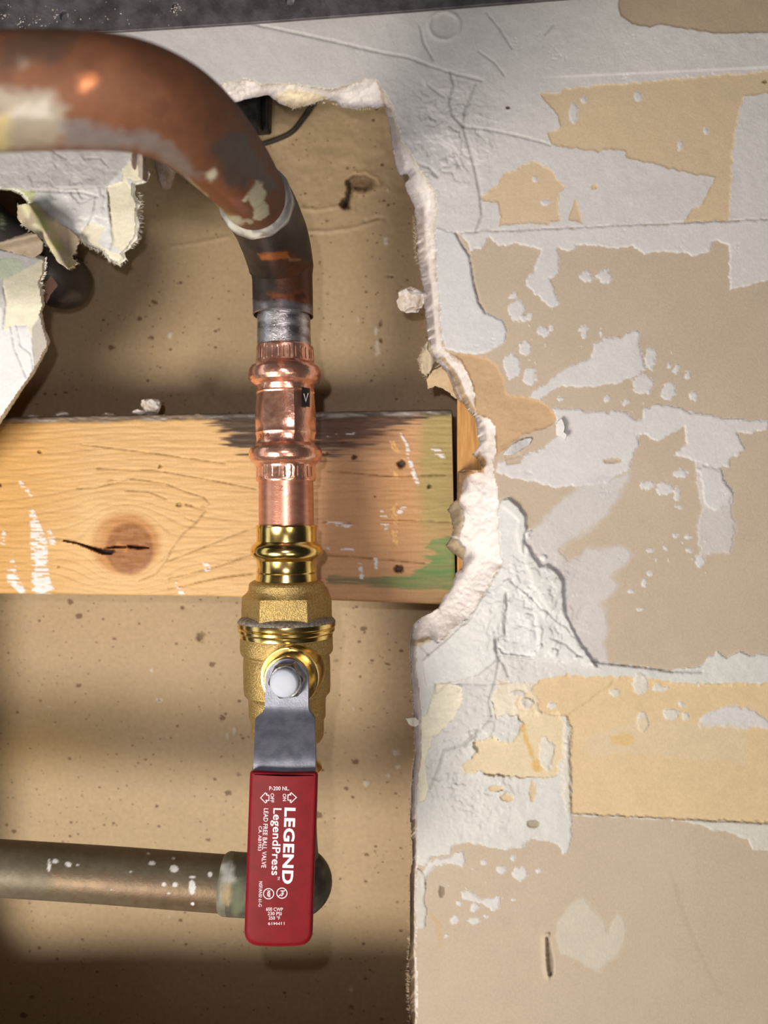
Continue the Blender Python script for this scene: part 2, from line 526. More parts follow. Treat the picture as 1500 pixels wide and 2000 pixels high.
# upper joint tape
layer([(1055, 182), (1090, 182), (1102, 172), (1300, 155), (1500, 138), (2500, 60), (2500, 130), (1500, 182), (1452, 190), (1442, 230), (1432, 290),
       (1425, 431), (1336, 436), (1350, 410), (1370, 400), (1395, 348), (1330, 335), (1225, 308), (1218, 295), (1190, 292),
       (1165, 297), (1075, 283), (1070, 260), (1095, 248), (1085, 222), (1070, 205)], TAPE, -0.0003, 4, TAPEC)
layer([(940, 380), (965, 367), (985, 340), (1020, 322), (1045, 315), (1075, 330), (1105, 365), (1095, 375), (1090, 400), (1095, 430),
       (1070, 438), (1020, 437), (975, 442), (978, 425), (970, 395), (945, 395)], TAPE * 1.03, -0.0003, 5, TAPEC)
layer([(1108, 430), (1125, 384), (1140, 438)], TAPE, -0.0003, 3, TAPEC)
blob(1160, 366, 7, 6, color=TAPE, h=-0.0002, ragged=3, c=TAPEC)
for q in ((1246, 187, 9, 11), (1120, 222, 9, 22), (1328, 285, 5, 10), (1378, 256, 5, 8), (1140, 195, 5, 6), (1065, 395, 9, 6), (1045, 350, 6, 6)):
    blob(*q, color=WHITE, h=0.00025, ragged=4, c=PLAS)
blob(1493, 161, 6, 4, color=lin(120, 96, 70), h=-0.0003, ragged=3)
blob(992, 210, 5, 3, color=lin(84, 58, 46), h=-0.0004, ragged=2)
# --- tan paper zone under the tape edge: plaster band, left strip, smears
layer([(890, 455), (1500, 428), (2500, 384), (2500, 520), (1500, 548), (1470, 555), (1425, 567), (1424, 480), (1395, 470), (1385, 490),
       (1360, 500), (1300, 490), (1260, 495), (1235, 482), (1200, 485), (1160, 478), (1130, 478), (1110, 490), (1090, 485),
       (1092, 530), (1075, 545), (1085, 570), (1095, 590), (1080, 600), (1050, 580), (1030, 560), (1028, 545), (1045, 525),
       (1058, 488), (1000, 475), (975, 480), (955, 463), (940, 485), (920, 490), (912, 470)], WHITE, 0.0004, 5, PLAS)
layer([(842, 440), (890, 455), (905, 480), (918, 500), (925, 550), (935, 590), (950, 612), (980, 625), (992, 645), (985, 670),
       (960, 685), (935, 693), (905, 690), (870, 682), (848, 600), (842, 530)], lin(214, 213, 214), 0.0008, 2, PLAS, tex=0.0001)
for q in ((1145, 543, 13, 10), (1180, 540, 15, 14), (1002, 577, 7, 6), (1010, 605, 16, 22), (1030, 620, 12, 8), (1060, 648, 14, 9),
          (1075, 640, 6, 10), (1140, 648, 8, 12), (1174, 650, 4, 10), (1025, 680, 10, 16), (1000, 715, 18, 24), (1035, 735, 14, 16),
          (1270, 700, 10, 22), (1308, 715, 6, 5), (1320, 722, 8, 9), (1345, 733, 5, 8), (1255, 750, 20, 22), (1306, 765, 14, 18),
          (1355, 773, 9, 9), (1184, 780, 6, 5), (1222, 785, 6, 8), (1095, 780, 6, 4), (1150, 1300, 4, 4)):
    blob(*q, color=WHITE, h=0.0003, ragged=7, c=PLAS, rs=7)
layer([(1030, 780), (1040, 768), (1110, 715), (1155, 700), (1160, 672), (1180, 660), (1215, 658), (1235, 645), (1250, 650), (1248, 670),
       (1252, 690), (1260, 722), (1240, 735), (1200, 750), (1160, 757), (1100, 755), (1075, 764), (1050, 782)], WHITE, 0.0004, 4, PLAS)
# scattered specks
sp = vn(X / 6.5, Y / 6.5, 77) + 0.35 * vn(X / 2.6, Y / 2.6, 78)
zone = np.maximum(np.exp(-(((X - 1050) / 70) ** 2 + ((Y - 670) / 65) ** 2)), np.exp(-(((X - 1280) / 60) ** 2 + ((Y - 690) / 70) ** 2)) * 0.9)
zone = np.maximum(zone, 0.95 * np.exp(-(((X - 1230) / 70) ** 2 + ((Y - 800) / 25) ** 2)))
zone = np.maximum(zone, 0.8 * np.exp(-(((X - 1300) / 120) ** 2 + ((Y - 1080) / 60) ** 2)))
zone = np.maximum(zone, 0.9 * np.exp(-(((X - 900) / 80) ** 2 + ((Y - 1740) / 70) ** 2)))
m = (sp > 1.31 - 0.17 * zone) & (zone > 0.12) & (X > 870)
col[m] = WHITE; hgt[m] += 0.00025; cls[m & (cls == PAPERC)] = PLAS
# big white smear across the middle
layer([(972, 905), (1000, 893), (1050, 880), (1090, 850), (1085, 825), (1082, 800), (1110, 797), (1150, 803), (1230, 805), (1240, 820),
       (1254, 818), (1256, 800), (1280, 790), (1310, 791), (1350, 806), (1400, 813), (1460, 820), (1500, 823), (1500, 838),
       (1470, 846), (1440, 845), (1455, 878), (1440, 890), (1425, 900), (1425, 912), (1400, 915), (1360, 905), (1350, 898), (1315, 890),
       (1338, 868), (1335, 835), (1310, 848), (1285, 862), (1262, 850), (1245, 845), (1250, 870), (1240, 885), (1230, 915), (1205, 930),
       (1185, 945), (1140, 948), (1080, 953), (1040, 940), (1000, 935), (970, 922)], lin(214, 211, 210), 0.0005, 5, PLAS)
blob(1195, 900, 20, 6, color=PAPER, h=-0.0004, ragged=4, c=PAPERC)
layer([(985, 890), (1010, 880), (1022, 890), (1018, 904), (990, 908)], PAPER, -0.0003, 3, PAPERC)
film = lin(206, 202, 202)
layer([(1140, 945), (1240, 915), (1190, 1005), (1120, 1050), (1090, 1075), (1110, 1110), (1150, 1075), (1230, 1065), (1245, 1085), (1190, 1130),
       (1215, 1140), (1180, 1180), (1180, 1260), (1190, 1300), (1100, 1300), (1000, 1240), (980, 1140), (1020, 1050)], film, 0.0001, 14, PLAS, alpha=0.86, soft=12, rs=30)
layer([(1360, 905), (1380, 910), (1410, 920), (1415, 940), (1432, 955), (1430, 1000), (1438, 1040), (1425, 1080), (1370, 1085), (1360, 1040), (1372, 990), (1362, 950)], film, 0.0003, 6, PLAS, alpha=0.8, soft=8)
layer([(1362, 915), (1385, 908), (1412, 918), (1418, 945), (1432, 965), (1425, 985), (1400, 1000), (1375, 985), (1372, 950)], WHITE, 0.0006, 5, PLAS)
for q in ((1265, 947, 14, 9), (1300, 955, 18, 12), (1322, 965, 8, 14), (1330, 925, 12, 9), (1325, 990, 7, 5), (1320, 1048, 6, 4), (1342, 1048, 6, 4),
          (1268, 1075, 8, 5), (1345, 1075, 6, 5), (1368, 1095, 10, 14), (1270, 1120, 6, 5), (1232, 1155, 8, 5), (1258, 1138, 6, 8), (1300, 1070, 4, 3), (1250, 1190, 6, 3)):
    blob(*q, color=WHITE, h=0.0003, ragged=6, c=PLAS, rs=7)
# --- lower strip of plaster, then lower tape
layer([(880, 1215), (990, 1130), (1110, 1230), (1160, 1293), (1250, 1302), (1310, 1310), (1370, 1300), (1385, 1282), (1400, 1272), (1420, 1285), (1445, 1270),
       (1470, 1280), (1500, 1278), (2500, 1260), (2500, 1340), (1500, 1336), (1330, 1336), (1200, 1330), (1110, 1400), (1117, 1590), (1115, 1660), (1100, 1668), (1090, 1650), (1060, 1642),
       (1040, 1640), (1020, 1655), (985, 1660), (910, 1645), (885, 1652), (880, 1668), (845, 1672), (830, 1690), (795, 1690), (795, 1240), (850, 1240)], lin(212, 211, 208), 0.0006, 4, PLAS, tex=0.00018)
layer([(1060, 1325), (1110, 1318), (1250, 1322), (1330, 1333), (1500, 1336), (2500, 1340), (2500, 1660), (1500, 1609), (1300, 1599), (1117, 1590), (1112, 1500), (1114, 1420), (1105, 1400),
       (1060, 1395), (1010, 1390), (1005, 1370), (1030, 1350)], lin(218, 193, 154), -0.0005, 6, TAPEL, tex=0.0001)
layer([(1010, 1392), (1090, 1390), (1112, 1420), (1100, 1480), (1085, 1515), (1050, 1520), (990, 1518), (940, 1510), (905, 1510), (902, 1495), (930, 1470), (925, 1450), (950, 1440), (1000, 1450), (1020, 1420)], lin(222, 202, 164), -0.0004, 7, TAPEL, alpha=0.85, soft=4)
layer([(970, 1330), (1040, 1335), (1060, 1395), (1010, 1400), (960, 1400), (962, 1360)], lin(226, 212, 186), 0.0002, 9, TAPEL, alpha=0.7, soft=6, tex=0.0008)
for q in ((970, 1540, 14, 6), (990, 1558, 16, 8), (1040, 1545, 7, 20)):
    blob(*q, color=TAPE * 1.03, h=-0.0002, ragged=4, c=TAPEL)
for q in ((1067, 1472, 14, 34), (1106, 1440, 8, 26), (1107, 1520, 9, 70), (1250, 1335, 16, 22), (1200, 1352, 10, 9), (1290, 1344, 16, 7), (1078, 1378, 9, 9),
          (1332, 1376, 7, 7), (1365, 1338, 5, 6), (1340, 1400, 10, 8), (1310, 1395, 16, 14), (1030, 1372, 14, 10), (1010, 1355, 14, 7), (1255, 1410, 12, 20)):
    blob(*q, color=lin(216, 210, 200), h=0.0004, ragged=6, c=PLAS, rs=8)
layer([(1360, 1415), (1375, 1395), (1410, 1382), (1440, 1378), (1475, 1388), (1500, 1408), (2500, 1500), (1600, 1440), (1480, 1420), (1440, 1425), (1400, 1420), (1370, 1424)], WHITE, 0.0003, 5, PLAS, soft=4)
layer([(1250, 1405), (1450, 1420), (1456, 1492), (1400, 1485), (1320, 1478), (1220, 1470), (1150, 1480), (1140, 1440)], lin(214, 196, 166), 0, 10, None, 0.8, 12)
blob(1215, 1445, 24, 12, color=lin(214, 180, 120), h=0, ragged=8, alpha=0.7, soft=10)
for pts in ([(1020, 1420, 4), (1030, 1450, 5), (1042, 1480, 4), (1050, 1500, 9)],):
    s = -dline(X, Y, pts); layer(pts, lin(214, 170, 90), 0, 5, None, 0.75, 6, sd=s)
# wedge under the lower tape
layer([(1117, 1590), (1500, 1609), (2500, 1660), (2500, 1760), (1500, 1662), (1470, 1660), (1460, 1640), (1420, 1625), (1392, 1622), (1370, 1611), (1300, 1601),
       (1230, 1598), (1120, 1593)], lin(210, 206, 198), 0.0005, 3, PLAS)
blob(1042, 1609, 13, 8, color=lin(168, 158, 140), h=-0.0006, ragged=3)
# bottom paper marks
layer([(826, 1700), (840, 1680), (880, 1672), (905, 1660), (908, 1680), (903, 1706), (897, 1690), (880, 1687), (850, 1692), (836, 1712), (830, 1730), (822, 1730)], WHITE, 0.0005, 4, PLAS)
layer([(808, 1690), (826, 1700), (832, 1730), (830, 1760), (836, 1775), (830, 1810), (818, 1820), (806, 1815)], lin(206, 200, 192), 0.0007, 4, PLAS, tex=0.0003)
for q in ((943, 1685, 6, 5), (978, 1699, 9, 7), (1015, 1706, 16, 13), (1003, 1675, 5, 5), (928, 1772, 9, 10), (925, 1798, 13, 8), (887, 1797, 9, 8), (1053, 1701, 5, 5),
          (1003, 1757, 5, 4), (896, 1765, 5, 4), (950, 1790, 6, 4), (872, 1828, 4, 3)):
    blob(*q, color=WHITE, h=0.0003, ragged=5, c=PLAS, rs=7)
layer([(897, 1742), (912, 1740), (945, 1757), (976, 1752), (975, 1775), (962, 1780), (940, 1766), (905, 1756)], WHITE, 0.0003, 4, PLAS)
layer([(1140, 1752), (1110, 1770), (1090, 1800), (1085, 1830), (1095, 1862), (1130, 1875), (1150, 1890), (1172, 1900), (1185, 1882), (1210, 1865), (1222, 1830),
       (1221, 1795), (1207, 1783), (1193, 1808), (1187, 1822), (1181, 1800), (1158, 1775)], lin(204, 196, 184), 0.0001, 3, PLAS, 0.8, 9)
s = -dline(X, Y, [(1310, 1705, 3), (1340, 1800, 5), (1370, 1870, 4), (1405, 1940, 3)]); layer([(0, 0)], PAPER * 0.86, 0, 3, None, 0.5, 6, sd=s)
s = -dline(X, Y, [(842, 1785, 3), (858, 1810, 5), (860, 1850, 3)]); layer([(0, 0)], lin(196, 168, 124), 0, 3, None, 0.6, 6, sd=s)
blob(862, 1742, 7, 13, color=lin(140, 126, 108), h=-0.0004, ragged=3)
# left flap: trowelled grey face above, clean torn layers below
layer([(-300, 240), (240, 240), (262, 292), (245, 325), (205, 365), (120, 366), (60, 372), (-300, 372)], lin(198, 194, 194), 0.0004, 2, PLAS, tex=0.0004)
layer([(-10, 372), (90, 375), (205, 368), (246, 325), (285, 300), (292, 345), (262, 362), (280, 430), (270, 480), (235, 520), (150, 470), (60, 420)], lin(232, 230, 230), 0.0001, 2, PLAS)
layer([(208, 365), (246, 352), (268, 383), (272, 440), (266, 470), (240, 492), (220, 480), (216, 440), (212, 400)], CREAM, -0.0002, 2, KRAFTC)
layer([(150, 465), (176, 432), (205, 445), (190, 475), (215, 490), (250, 500), (233, 520), (200, 500)], CREAM, -0.0002, 3, KRAFTC)
layer([(238, 330), (262, 310), (276, 325), (277, 352), (240, 352)], CREAM, 0.0002, 3, KRAFTC)
layer([(10, 372), (70, 372), (66, 392), (36, 404), (18, 390)], lin(206, 212, 150), 0.0001, 4, PLAS, 0.85, 6)
layer([(-200, 590), (2, 600), (12, 640), (30, 636), (60, 640), (66, 690), (66, 740), (-60, 1000), (-200, 1000)], lin(238, 238, 240), 0.0002, 2, PLAS)
layer([(6, 545), (60, 520), (92, 500), (90, 600), (84, 625), (72, 632), (62, 660), (52, 635), (30, 635), (8, 645), (12, 600)], CREAM, 0.0001, 2, KRAFTC)
layer([(62, 640), (82, 612), (92, 645), (100, 668), (86, 690), (68, 725), (63, 690)], lin(196, 188, 178), -0.0001, 2, PAPERC)
layer([(-60, 495), (10, 505), (40, 508), (45, 525), (30, 535), (15, 545), (-40, 540)], lin(212, 224, 196), 0.0001, 4, PLAS, 0.9, 5)

# --- broken plaster slabs beside the gypsum edge
L1 = [(995, 972), (1013, 987), (1029, 1009), (1030, 1032), (1025, 1055), (1042, 1082), (1056, 1104), (1069, 1100), (1087, 1113), (1103, 1135),
      (1103, 1167), (1108, 1203), (1124, 1237), (1146, 1273), (1160, 1293), (1178, 1311), (1133, 1297), (1038, 1289), (980, 1284), (960, 1300),
      (935, 1320), (900, 1330), (830, 1345), (822, 1290), (870, 1250), (920, 1205), (950, 1150), (978, 1105), (972, 1040), (970, 992), (980, 975)]
layer(L1, lin(222, 222, 220), 0.0016, 2.5, PLAS, rise=4, tex=0.0003)
layer([(989, 1156), (1010, 1150), (1027, 1165), (1045, 1182), (1050, 1222), (1055, 1258), (1040, 1284), (980, 1280), (969, 1266), (971, 1248), (984, 1241), (984, 1221), (989, 1185)],
      lin(218, 218, 217), -0.0013, 3, PLAS, rise=3)
layer([(1025, 1099), (1034, 1118), (1040, 1145), (1056, 1162), (1063, 1181), (1080, 1199), (1104, 1205), (1101, 1167), (1101, 1135), (1085, 1114), (1069, 1103), (1056, 1106), (1040, 1084), (1028, 1064)],
      lin(216, 216, 213), 0.0010, 2.5, PLAS, rise=4)
layer([(985, 974), (996, 973), (1013, 989), (1027, 1010), (1028, 1032), (1023, 1055), (1022, 1085), (1014, 1075), (1008, 1040), (1013, 1018), (998, 1003), (980, 990)], lin(220, 220, 217), 0.0009, 2, PLAS, rise=3)
layer([(1000, 1225), (1022, 1222), (1044, 1232), (1054, 1258), (1048, 1272), (1010, 1276), (980, 1272), (978, 1250)], lin(214, 215, 216), 0.0006, 3, PLAS, rise=4)
for q in ((1031, 1044, 7, 9), (1063, 1090, 8, 6), (1022, 1165, 9, 7), (1036, 1172, 6, 5), (1055, 1262, 7, 8), (1080, 1275, 10, 9), (1040, 1275, 8, 5), (1130, 1285, 9, 5), (1160, 1296, 9, 5), (890, 1345, 10, 9)):
    blob(*q, color=lin(226, 226, 224), h=0.0011, ragged=5, c=PLAS, rs=6)
# cream paper seen where the face has peeled low on the edge
layer([(850, 1335), (880, 1335), (903, 1345), (902, 1375), (885, 1405), (860, 1430), (845, 1440), (830, 1490), (836, 1540), (832, 1566), (818, 1566), (814, 1480), (812, 1400), (835, 1395)],
      lin(232, 226, 206), -0.0004, 3, KRAFTC)
# torn brown paper
layer([(868, 680), (884, 690), (910, 692), (950, 697), (970, 712), (985, 742), (990, 770), (1030, 775), (1060, 784), (1078, 798), (1086, 815), (1080, 830), (1060, 838),
       (1020, 850), (1000, 865), (985, 880), (966, 892), (967, 850), (958, 818), (930, 810), (924, 795), (928, 770), (915, 730), (900, 706)], KRAFT, -0.0006, 3, KRAFTC, tex=0.0003)
k = cls == KRAFTC
fb = fbm(X * 0.35 + Y * 0.15, Y, 6, 3, 91)
col[k] *= (1 + 0.10 * fb[k])[:, None]

# --- cracks (real grooves, dusty inside) and steps
CR = [([(492, 46), (620, 74), (745, 103), (800, 113), (835, 127), (880, 142), (940, 157)], 1.6, 0.0007),
      ([(880, 142), (887, 165), (878, 200), (885, 225), (905, 248), (920, 300), (930, 340), (938, 380), (942, 420), (930, 452)], 2.0, 0.0007),
      ([(905, 248), (945, 252), (980, 258), (1050, 275), (1075, 283)], 1.4, 0.0006),
      ([(820, 50), (828, 85), (846, 116)], 1.6, 0.0005),
      ([(930, 165), (920, 190), (910, 215), (904, 245)], 2.2, 0.0006), ([(835, 165), (850, 178), (868, 190)], 1.3, 0.0004), ([(815, 318), (838, 328), (855, 345)], 2.0, 0.0006),
      ([(935, 100), (965, 122), (985, 147)], 1.4, 0.0004), ([(950, 25), (975, 55), (1000, 95)], 1.4, 0.0003), ([(1065, 68), (1082, 48)], 1.4, 0.0003), ([(885, 300), (900, 330)], 1.2, 0.0004),
      ([(890, 455), (900, 475), (917, 500), (925, 550), (935, 590), (948, 612)], 1.6, 0.0008),
      ([(967, 1250), (972, 1283), (985, 1300), (993, 1320)], 1.8, 0.0009), ([(975, 1290), (968, 1330), (955, 1370), (962, 1400), (940, 1425), (905, 1455), (868, 1465), (858, 1500), (840, 1540)], 1.7, 0.0008),
      ([(1160, 1293), (1210, 1298), (1255, 1303), (1310, 1311), (1370, 1312)], 1.8, 0.0008), ([(1080, 1248), (1105, 1258), (1130, 1280)], 1.6, 0.0007), ([(985, 1283), (1040, 1288)], 1.4, 0.0006),
      ([(850, 1335), (852, 1355), (880, 1332)], 1.5, 0.0006), ([(822, 1262), (838, 1280)], 1.6, 0.0005), ([(988, 1160), (990, 1185), (984, 1215), (986, 1240), (970, 1250), (968, 1268), (978, 1282)], 2.0, 0.0009),
      ([(862, 1335), (950, 1338), (1000, 1333)], 1.0, 0.0004), ([(187, 383), (184, 410), (172, 440), (155, 465)], 1.3, 0.0007), ([(212, 375), (214, 410), (218, 440), (222, 470), (216, 485)], 1.5, 0.0007),
      ([(62, 372), (110, 374), (160, 376), (190, 384)], 1.3, 0.0007), ([(95, 285), (110, 300), (130, 310)], 1.2, 0.0005), ([(20, 634), (28, 680), (55, 745)], 0.9, 0.0005), ([(32, 634), (40, 675), (60, 690), (66, 722)], 0.9, 0.0005),
      ([(165, 310), (195, 308), (212, 326)], 1.1, 0.0005), ([(6, 560), (12, 590), (6, 640)], 1.0, 0.0005)]
for pts, wd, dp in CR:
    d = dline(X, Y, pts) + fbm(X, Y, 6, 2, 55) * 1.3
    g = np.exp(-np.clip(d, 0, 30) ** 2 / (2 * wd * wd))
    hgt -= dp * g
    col *= (1 - 0.28 * g)[:, None]
# tear slit near the bottom
d = dline(X, Y, [(1070, 1833, 0), (1073, 1860, 2), (1075, 1885, 3), (1076, 1902, 1)]) + fbm(X, Y, 5, 2, 56)
g = np.exp(-np.clip(d, 0, 30) ** 2 / 8); hgt -= 0.0016 * g; col = col * (1 - 0.5 * g)[:, None]
g = np.exp(-((np.clip(d, -5, 30) - 7) ** 2) / 22) * (X < 1074); hgt += 0.0011 * g; col = col * (1 - 0.25 * g)[:, None] + lin(222, 204, 176) * (0.25 * g)[:, None]
# ring dab, tape edges, trowel relief
d = np.abs(np.hypot((X - 868) / 30, (Y - 50) / 27) - 1) * 28
hgt += 0.0005 * np.exp(-(d / 4) ** 2) * (np.hypot(X - 868, Y - 50) < 60); col *= (1 - 0.06 * (np.hypot((X - 868) / 30, (Y - 50) / 27) < 1))[:, None]
e = Y - (455 - (X - 890) * 0.0443)
hgt += np.where((X > 885), 0.00055 * sstep(885, 925, X) * sstep(-2, 2, e) * np.exp(-np.clip(e, 0, 400) / 40), 0)
e = (157 - (X - 940) * 0.046) - Y
hgt += np.where((X > 1020), 0.0004 * sstep(1020, 1160, X) * sstep(-2, 2, e) * np.exp(-np.clip(e, 0, 400) / 60), 0)
e = Y - (1590 + (X - 1115) * 0.0497)
hgt += np.where((X > 1110), 0.0004 * sstep(1110, 1150, X) * sstep(-2, 2, e) * np.exp(-np.clip(e, 0, 400) / 40), 0)
plas = (cls == PLAS)
rough_zone = np.exp(-(((X - 860) / 120) ** 2 + ((Y - 240) / 90) ** 2)) + 0.8 * np.exp(-(((X - 900) / 90) ** 2 + ((Y - 1560) / 120) ** 2)) + 0.7 * np.exp(-(((X - 1000) / 60) ** 2 + ((Y - 1370) / 50) ** 2)) + 0.9 * np.exp(-(((X - 120) / 150) ** 2 + ((Y - 320) / 50) ** 2))
u = (X * 0.7 + Y * 0.7); v = (X * 0.7 - Y * 0.7)
hgt += plas * (0.00010 * n_mid + 0.00042 * rough_zone * np.maximum(0, fbm(u / 2.2, v, 8, 3, 61)) + 0.00022 * rough_zone * n_fin)
pits = vn(X / 3.3, Y / 3.3, 5) * vn(X / 37, Y / 37, 6)
hgt -= plas * 0.0003 * sstep(0.76, 0.86, pits)
crz = np.exp(-(((X - 1030) / 90) ** 2 + ((Y - 1190) / 110) ** 2)) + 0.8 * np.exp(-(((X - 870) / 80) ** 2 + ((Y - 270) / 100) ** 2)) + 0.8 * np.exp(-(((X - 930) / 110) ** 2 + ((Y - 1480) / 130) ** 2)) + 0.7 * np.exp(-(((X - 130) / 130) ** 2 + ((Y - 400) / 70) ** 2))
cl = np.exp(-(fbm(X, Y, 46, 4, 95) / 0.045) ** 2) * np.clip(crz, 0, 1) * plas * (vn(X / 31, Y / 31, 96) > 0.42)
hgt -= 0.0006 * cl; col *= (1 - 0.20 * cl)[:, None]
tr = fbm(X + 0.5 * Y, Y - 0.3 * X, 52, 4, 97) * 3.4; fl = np.floor(tr); fr = tr - fl
hgt += plas * np.clip(crz, 0, 1) * 0.0009 * (fl + sstep(0.0, 0.16, fr))

# --- the broken gypsum edge
bz = (d_out > 0) & keepv
t = np.clip(d_in, 0, None) / (np.clip(d_in, 0, None) + np.clip(d_out, 0, None) + 1e-6)
core = fbm(X, Y, 26, 5, 71, 0.55); core2 = fbm(X, Y, 6, 3, 72)
dep = np.where(bz, 0.0118 * (1 - t) ** 0.9 * 1.0, 0)
lf = (X < 300) & (Y < 900) & (Y > 230)
dep = np.where(lf, dep * 0.25, dep)
wide = sstep(8, 40, np.clip(d_in, 0, 60) + np.clip(d_out, 0, 60))
dep = dep + np.where(bz, (0.0014 * core + 0.0005 * core2) * wide + 0.00012 * core2, 0)
hgt = np.where(bz, 0.00002 * n_fin, hgt)
gc = GYP * (1 + 0.04 * core + 0.03 * core2)[:, None]
col[bz] = gc[bz]; cls[bz] = GYPC
col[bz & lf] = (lin(244, 240, 228) * (1 + 0.05 * core2[bz & lf])[:, None])
# yellowed paper rim at the face of the break
rim = np.exp(-np.abs(d_out - 1) / 2.2) * (Y < 460) * (Y > 145) * (X > 430)
col = col * (1 - 0.6 * rim)[:, None] + lin(232, 218, 180) * (0.6 * rim)[:, None]
rim2 = np.exp(-np.abs(d_out - 2) / 3.0) * sstep(0, .4, fbm(X, Y, 14, 3, 73)) * (X > 700) * (Y > 440)
col = col * (1 - 0.6 * rim2)[:, None] + lin(186, 164, 130) * (0.6 * rim2)[:, None]


def gyp_patch(poly, color, alpha=1.0, ragged=2.5, c=KRAFTC, h=0.0):
    global col, dep
    s = sdpoly(X, Y, poly, 20) + fbm(X, Y, 7, 3, 81) * ragged
    m = np.clip(s / 2 + .5, 0, 1) * alpha * keepv
    fib = 1 + 0.12 * fbm(X * 0.4, Y, 4, 3, 83)
    col = col * (1 - m)[:, None] + (color * fib[:, None]) * m[:, None]
    dep = dep - h * m
    if c is not None:
        cls[m > 0.5] = c


gyp_patch([(852, 700), (866, 705), (884, 735), (892, 752), (900, 775), (912, 795), (925, 806), (930, 800), (915, 780), (906, 760), (896, 735), (880, 712), (866, 696)], lin(206, 180, 142), 0.9)
gyp_patch([(936, 880), (950, 900), (945, 922), (920, 925), (905, 940), (898, 985), (890, 985), (888, 918), (912, 912)], lin(204, 172, 132), 1)
gyp_patch([(872, 975), (892, 975), (905, 995), (906, 1020), (895, 1050), (884, 1045), (872, 1000)], lin(196, 178, 148), 1, h=0.002)
gyp_patch([(866, 1055), (890, 1052), (908, 1072), (906, 1095), (885, 1085)], lin(198, 178, 146), 1, h=0.002)
gyp_patch([(803, 1250), (838, 1242), (842, 1252), (820, 1262), (804, 1262)], lin(196, 176, 142), 0.9)
gyp_patch([(800, 425), (813, 425), (818, 515), (800, 500)], lin(206, 186, 156), 0.8)
gyp_patch([(560, 172), (610, 180), (640, 190), (600, 206), (572, 214), (550, 200), (535, 190)], lin(232, 216, 178), 0.75, c=None)
gyp_patch([(736, 157), (746, 170), (756, 215), (750, 215), (742, 180)], lin(188, 150, 140), 0.6, c=None)
for x0, y0, y1 in ((800, 1600, 2046),):
    gyp_patch([(x0 - 8, y0), (x0 + 9, y0), (x0 + 8, (y0 + y1) / 2), (x0 + 12, y1), (x0 - 8, y1)], lin(204, 184, 158), 0.9)

# the lower left flap leans out into the room
lean = sstep(440, 600, Y) * (1 - sstep(880, 1250, Y)) * sstep(-420, -40, X) * (X < 150)
yv = dep - hgt - 0.020 * lean
# snap the border of the kept faces on the outline
gy, gx = np.gradient(d_in.reshape(shp), ys, xs)
gx = gx.ravel(); gy = gy.ravel(); gn = np.hypot(gx, gy) + 1e-6
idx = np.arange(len(X)).reshape(shp)
faces = np.stack([idx[:-1, :-1], idx[1:, :-1], idx[1:, 1:], idx[:-1, 1:]], -1).reshape(-1, 4)
inside = (d_in > 0)
kf = inside[faces].sum(1) >= 2
faces = faces[kf]
usedv = np.zeros(len(X), bool); usedv[faces] = True
sn = usedv & (d_in < 0.6)
X[sn] -= np.clip(d_in[sn] / gn[sn], -3.2, 3.2) * gx[sn] / gn[sn]; Y[sn] -= np.clip(d_in[sn] / gn[sn], -3.2, 3.2) * gy[sn] / gn[sn]
yv[sn & (d_out > 0)] = np.maximum(yv[sn & (d_out > 0)], 0.0) + 0.0
co = at(X, Y, yv)
fc = np.sort(cls[faces], 1)[:, 2]
col = np.clip(col, 0.005, 0.95)
wall = raw_mesh('wall_front', co, faces[fc == PAPERC], M['paper'], None, col)
tag(wall, 'white and tan stripped plasterboard wall broken open around the pipes', 'wall', kind='structure')
for nm, ids, mt, lb in (('joint_plaster', PLAS, 'plaster', 'white smeared joint plaster'), ('joint_tape', TAPEC, 'paper', 'yellowed joint tape along the upper seam'),
                        ('joint_tape', TAPEL, 'paper', 'yellowed joint tape along the lower seam'), ('torn_paper', KRAFTC, 'paper', 'torn cream and brown lining paper'),
                        ('gypsum_core', GYPC, 'gypsum', 'crumbly white gypsum of the broken edge')):
    o = raw_mesh(nm, co, faces[fc == ids], M[mt], wall, col)
    o['label'] = lb


def fringe(line, n, length, y, out, mat, w=0.7, seed=1, name='paper_fibre', jit=0.5):
    """short loose hairs of torn paper along a traced edge"""
    r = np.random.default_rng(seed)
    A = np.asarray(line, float); seg = np.hypot(*np.diff(A, axis=0).T); cum = np.r_[0, np.cumsum(seg)]
    vs = []; fs = []
    for i in range(n):
        s = r.uniform(0, cum[-1]); k = min(np.searchsorted(cum, s) - 1, len(seg) - 1); k = max(k, 0)
        p = A[k] + (A[k + 1] - A[k]) * ((s - cum[k]) / seg[k])
        a = math.atan2(out[1], out[0]) + r.normal(0, jit)
        L = length * r.uniform(0.35, 1.2)
        d = np.array([math.cos(a), math.sin(a)]); nn = np.array([-d[1], d[0]]) * w
        q = p - d * 2
        yy = y + r.normal(0, 0.0006)
        m_ = p + d * L * 0.55 + nn * r.normal(0, 0.7); e_ = p + d * L + nn * r.normal(0, 2.0)
        b = len(vs)
        vs += [at(*(q + nn), yy), at(*(q - nn), yy), at(*(m_ + nn * .6), yy - 0.0006), at(*(m_ - nn * .6), yy - 0.0006), at(*e_, yy - 0.0008)]
        fs += [(b, b + 1, b + 3, b + 2), (b + 2, b + 3, b + 4, b + 4)]
    bm = bmesh.new(); V = [bm.verts.new(v) for v in vs]
    for f in fs:
        bm.faces.new([V[i] for i in dict.fromkeys(f)])
    o = bm_obj(name, bm, M[mat], wall)
    o['kind'] = 'stuff'
    return o


